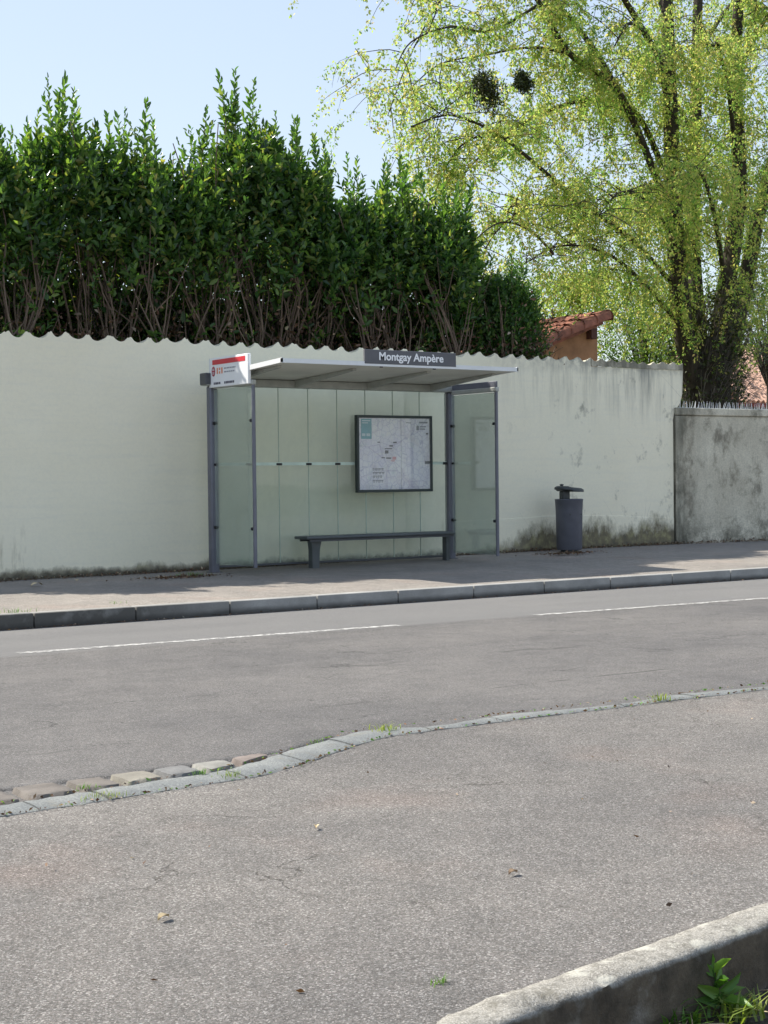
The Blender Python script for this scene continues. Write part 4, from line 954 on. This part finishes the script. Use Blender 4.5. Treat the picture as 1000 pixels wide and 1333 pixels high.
# dry debris patches on the far pavement: many little flakes
def debris(px, py, z, n, a, b, label):
    global rng; rng = np.random.default_rng(n); p = gnd(px, py, z); q = np.column_stack([p.x+rng.normal(size=n)*a, p.y+rng.normal(size=n)*b, z+rng.uniform(.005, .02, n)])
    d = rng.normal(size=(n, 3)); d[:, 2] *= .2; o = leaves('leaf_litter', q, d, rng.uniform(.02, .05, n), rng.uniform(.012, .03, n), 'dead_leaf', None, 4); o['kind'] = 'stuff'; o['label'] = label; o['category'] = 'litter'
debris(235, 752, .145, 420, .28, .10, 'dark leaf litter around the flat weed left of the shelter'); debris(738, 721, .2, 420, .28, .09, 'leaf litter in front of the litter bin')
global_n = 2600; rng = np.random.default_rng(9)
q = np.column_stack([rng.uniform(3, 22, global_n), 17.66-np.abs(rng.normal(size=global_n))*.05, np.zeros(global_n)]); q[:, 2] = [zpav(X, 17.6)+.01+abs(rng.normal())*.012 for X in q[:, 0]]
o = leaves('leaf_litter', q, rng.normal(size=(global_n, 3)), rng.uniform(.015, .05, global_n), rng.uniform(.01, .025, global_n), 'dead_leaf', None, 4); o['kind'] = 'stuff'; o['label'] = 'dark line of litter and moss along the foot of the wall'; o['category'] = 'litter'
def dryleaf(px, py, z, L, ang, label, mat='dead_pale'):
    p = gnd(px, py, z); c, s_ = math.cos(ang), math.sin(ang); vs = []; n = 6
    for i in range(n+1):
        t = i/n; wd = L*.28*math.sin(PI*min(1, t*.94+.03)); zz = .006+.018*math.sin(t*PI)*L/.06*.6
        for k, sgn in enumerate((-1, 0, 1)):
            x_ = (t-.5)*L; y_ = sgn*wd; vs.append((p.x+x_*c-y_*s_, p.y+x_*s_+y_*c, z+zz+(abs(sgn)*.008)))
    m_ = MB(); m_.add(vs, [(i*3+j, (i+1)*3+j, (i+1)*3+j+1, i*3+j+1) for i in range(n) for j in range(2)]); o = part('fallen_leaf', m_, mat, None, 60); tag(o, label, 'leaf'); centre(o)
simple('dead_pale', (.50, .40, .24), .8, 0, .25, 30); simple('dead_brown', (.30, .21, .13), .8, 0, .25, 30)
dryleaf(213, 1199, .012, .05, .4, 'pale dry leaf lying on the near pavement at the left')
dryleaf(412, 1080, .012, .035, 1.0, 'small dry leaf in the middle of the near pavement')
dryleaf(668, 1140, .012, .045, .2, 'brown dry leaf above the concrete kerb', 'dead_brown')
dryleaf(48, 763, .14, .16, .3, 'pale scrap of dry leaf on the far pavement at the left edge'); dryleaf(100, 757, .14, .1, 1.2, 'small pale dry leaf near the foot of the white wall at the left')
# leafy weed in the planting bed
def weed(px, py, h, label, seed, n=16):
    global rng; rng = np.random.default_rng(500+seed); p = np.array(gnd(px, py, -.17)); root = thing('leafy_weed', p.tolist(), label, 'weed'); st = MB(); P = []; D = []; LL = []
    for k in range(2):
        tip = p+np.array([rng.normal()*.03, rng.normal()*.03, h*(1 if k == 0 else rng.uniform(.5, .8))]); st.tube([tuple(p+np.array([k*.012, 0, 0])), tuple((p+tip)/2+rng.normal(size=3)*.006), tuple(tip)], [.004, .003, .002], 6)
        m_ = n if k == 0 else n//2
        for i in range(m_):
            t = (i+1)/m_; a = i*2.4+k; P.append(p+(tip-p)*t*.98); D.append(np.array([math.cos(a), math.sin(a), .25+1.3*t**2])); LL.append((.10-.025*t)*rng.uniform(.8, 1.15))
    part('stem', st, 'weed_leaf', root, 60); leaves('leaves', P, D, LL, np.array(LL)*.36, 'weed_leaf', root, 6, .1, .25)
weed(942, 1318, .125, 'leafy bright green weed growing against the foreground concrete kerb', 1, 12)
for i, (px, py, n, h, sp, lb) in enumerate([(880, 1335, 60, .1, .05, 'loose grass clump at the foot of the concrete kerb, left of the leafy weed'), (965, 1325, 70, .09, .06, 'dry grass around the foot of the leafy weed'), (850, 1345, 30, .07, .03, 'thin grass sprouting furthest left along the concrete kerb')]):
    o = part('grass_tuft', blades(gnd(px, py, -.17), n, h, sp, 40+i, 1.1), 'weed_leaf' if i != 1 else 'weed_yellow'); tag(o, lb, 'weed'); centre(o)
# dead stalks lying in the bed
st = MB(); rng = np.random.default_rng(3)
for k in range(160):
    p = Vector((rng.uniform(2.4, 4.2), rng.uniform(2.2, 2.95), -.155)); a = rng.uniform(0, PI); l = rng.uniform(.05, .18); d = Vector((math.cos(a), math.sin(a), rng.uniform(-.05, .15)))*l
    st.tube([p, p+d*.5+Vector((0, 0, .008)), p+d], [.002, .002, .001], 4, False)
o = part('dead_stalks', st, 'dead_pale'); o['kind'] = 'stuff'; o['label'] = 'dry stalks strewn over the soil of the bed'; o['category'] = 'litter'
rng = np.random.default_rng(44)
def grit(name_, n, f, label):
    q = np.array([f() for _ in range(n)]); d = rng.normal(size=(n, 3)); d[:, 2] = np.abs(d[:, 2])*.25
    o = leaves('leaf_litter', q, d, rng.uniform(.008, .028, n), rng.uniform(.006, .016, n), name_, None, 4); o['kind'] = 'stuff'; o['label'] = label; o['category'] = 'litter'
grit('dead_leaf', 1500, lambda: (rng.uniform(3.5, 20), 13.19-abs(rng.normal())*.035, .008), 'dark grit and leaf scraps in the gutter along the far kerb')
def edge_pt():
    X = rng.uniform(1.9, 9); return (X, path_at(inner, X)-.01+rng.normal()*.012 if rng.uniform() < .6 else path_at(outer, X)+.012+rng.normal()*.012, .022)
grit('weed_leaf', 260, edge_pt, 'moss specks in the joints beside the granite strip'); grit('dead_leaf', 500, edge_pt, 'brown grit in the joints beside the granite strip')
def near_pt():
    X = rng.uniform(.5, 9); return (X, rng.uniform(2.6+.16*X, 6.2), .016)
grit('dead_leaf', 90, near_pt, 'tiny scattered crumbs of dry leaf on the near pavement')
S.cycles.max_bounces = 8; S.cycles.transparent_max_bounces = 24
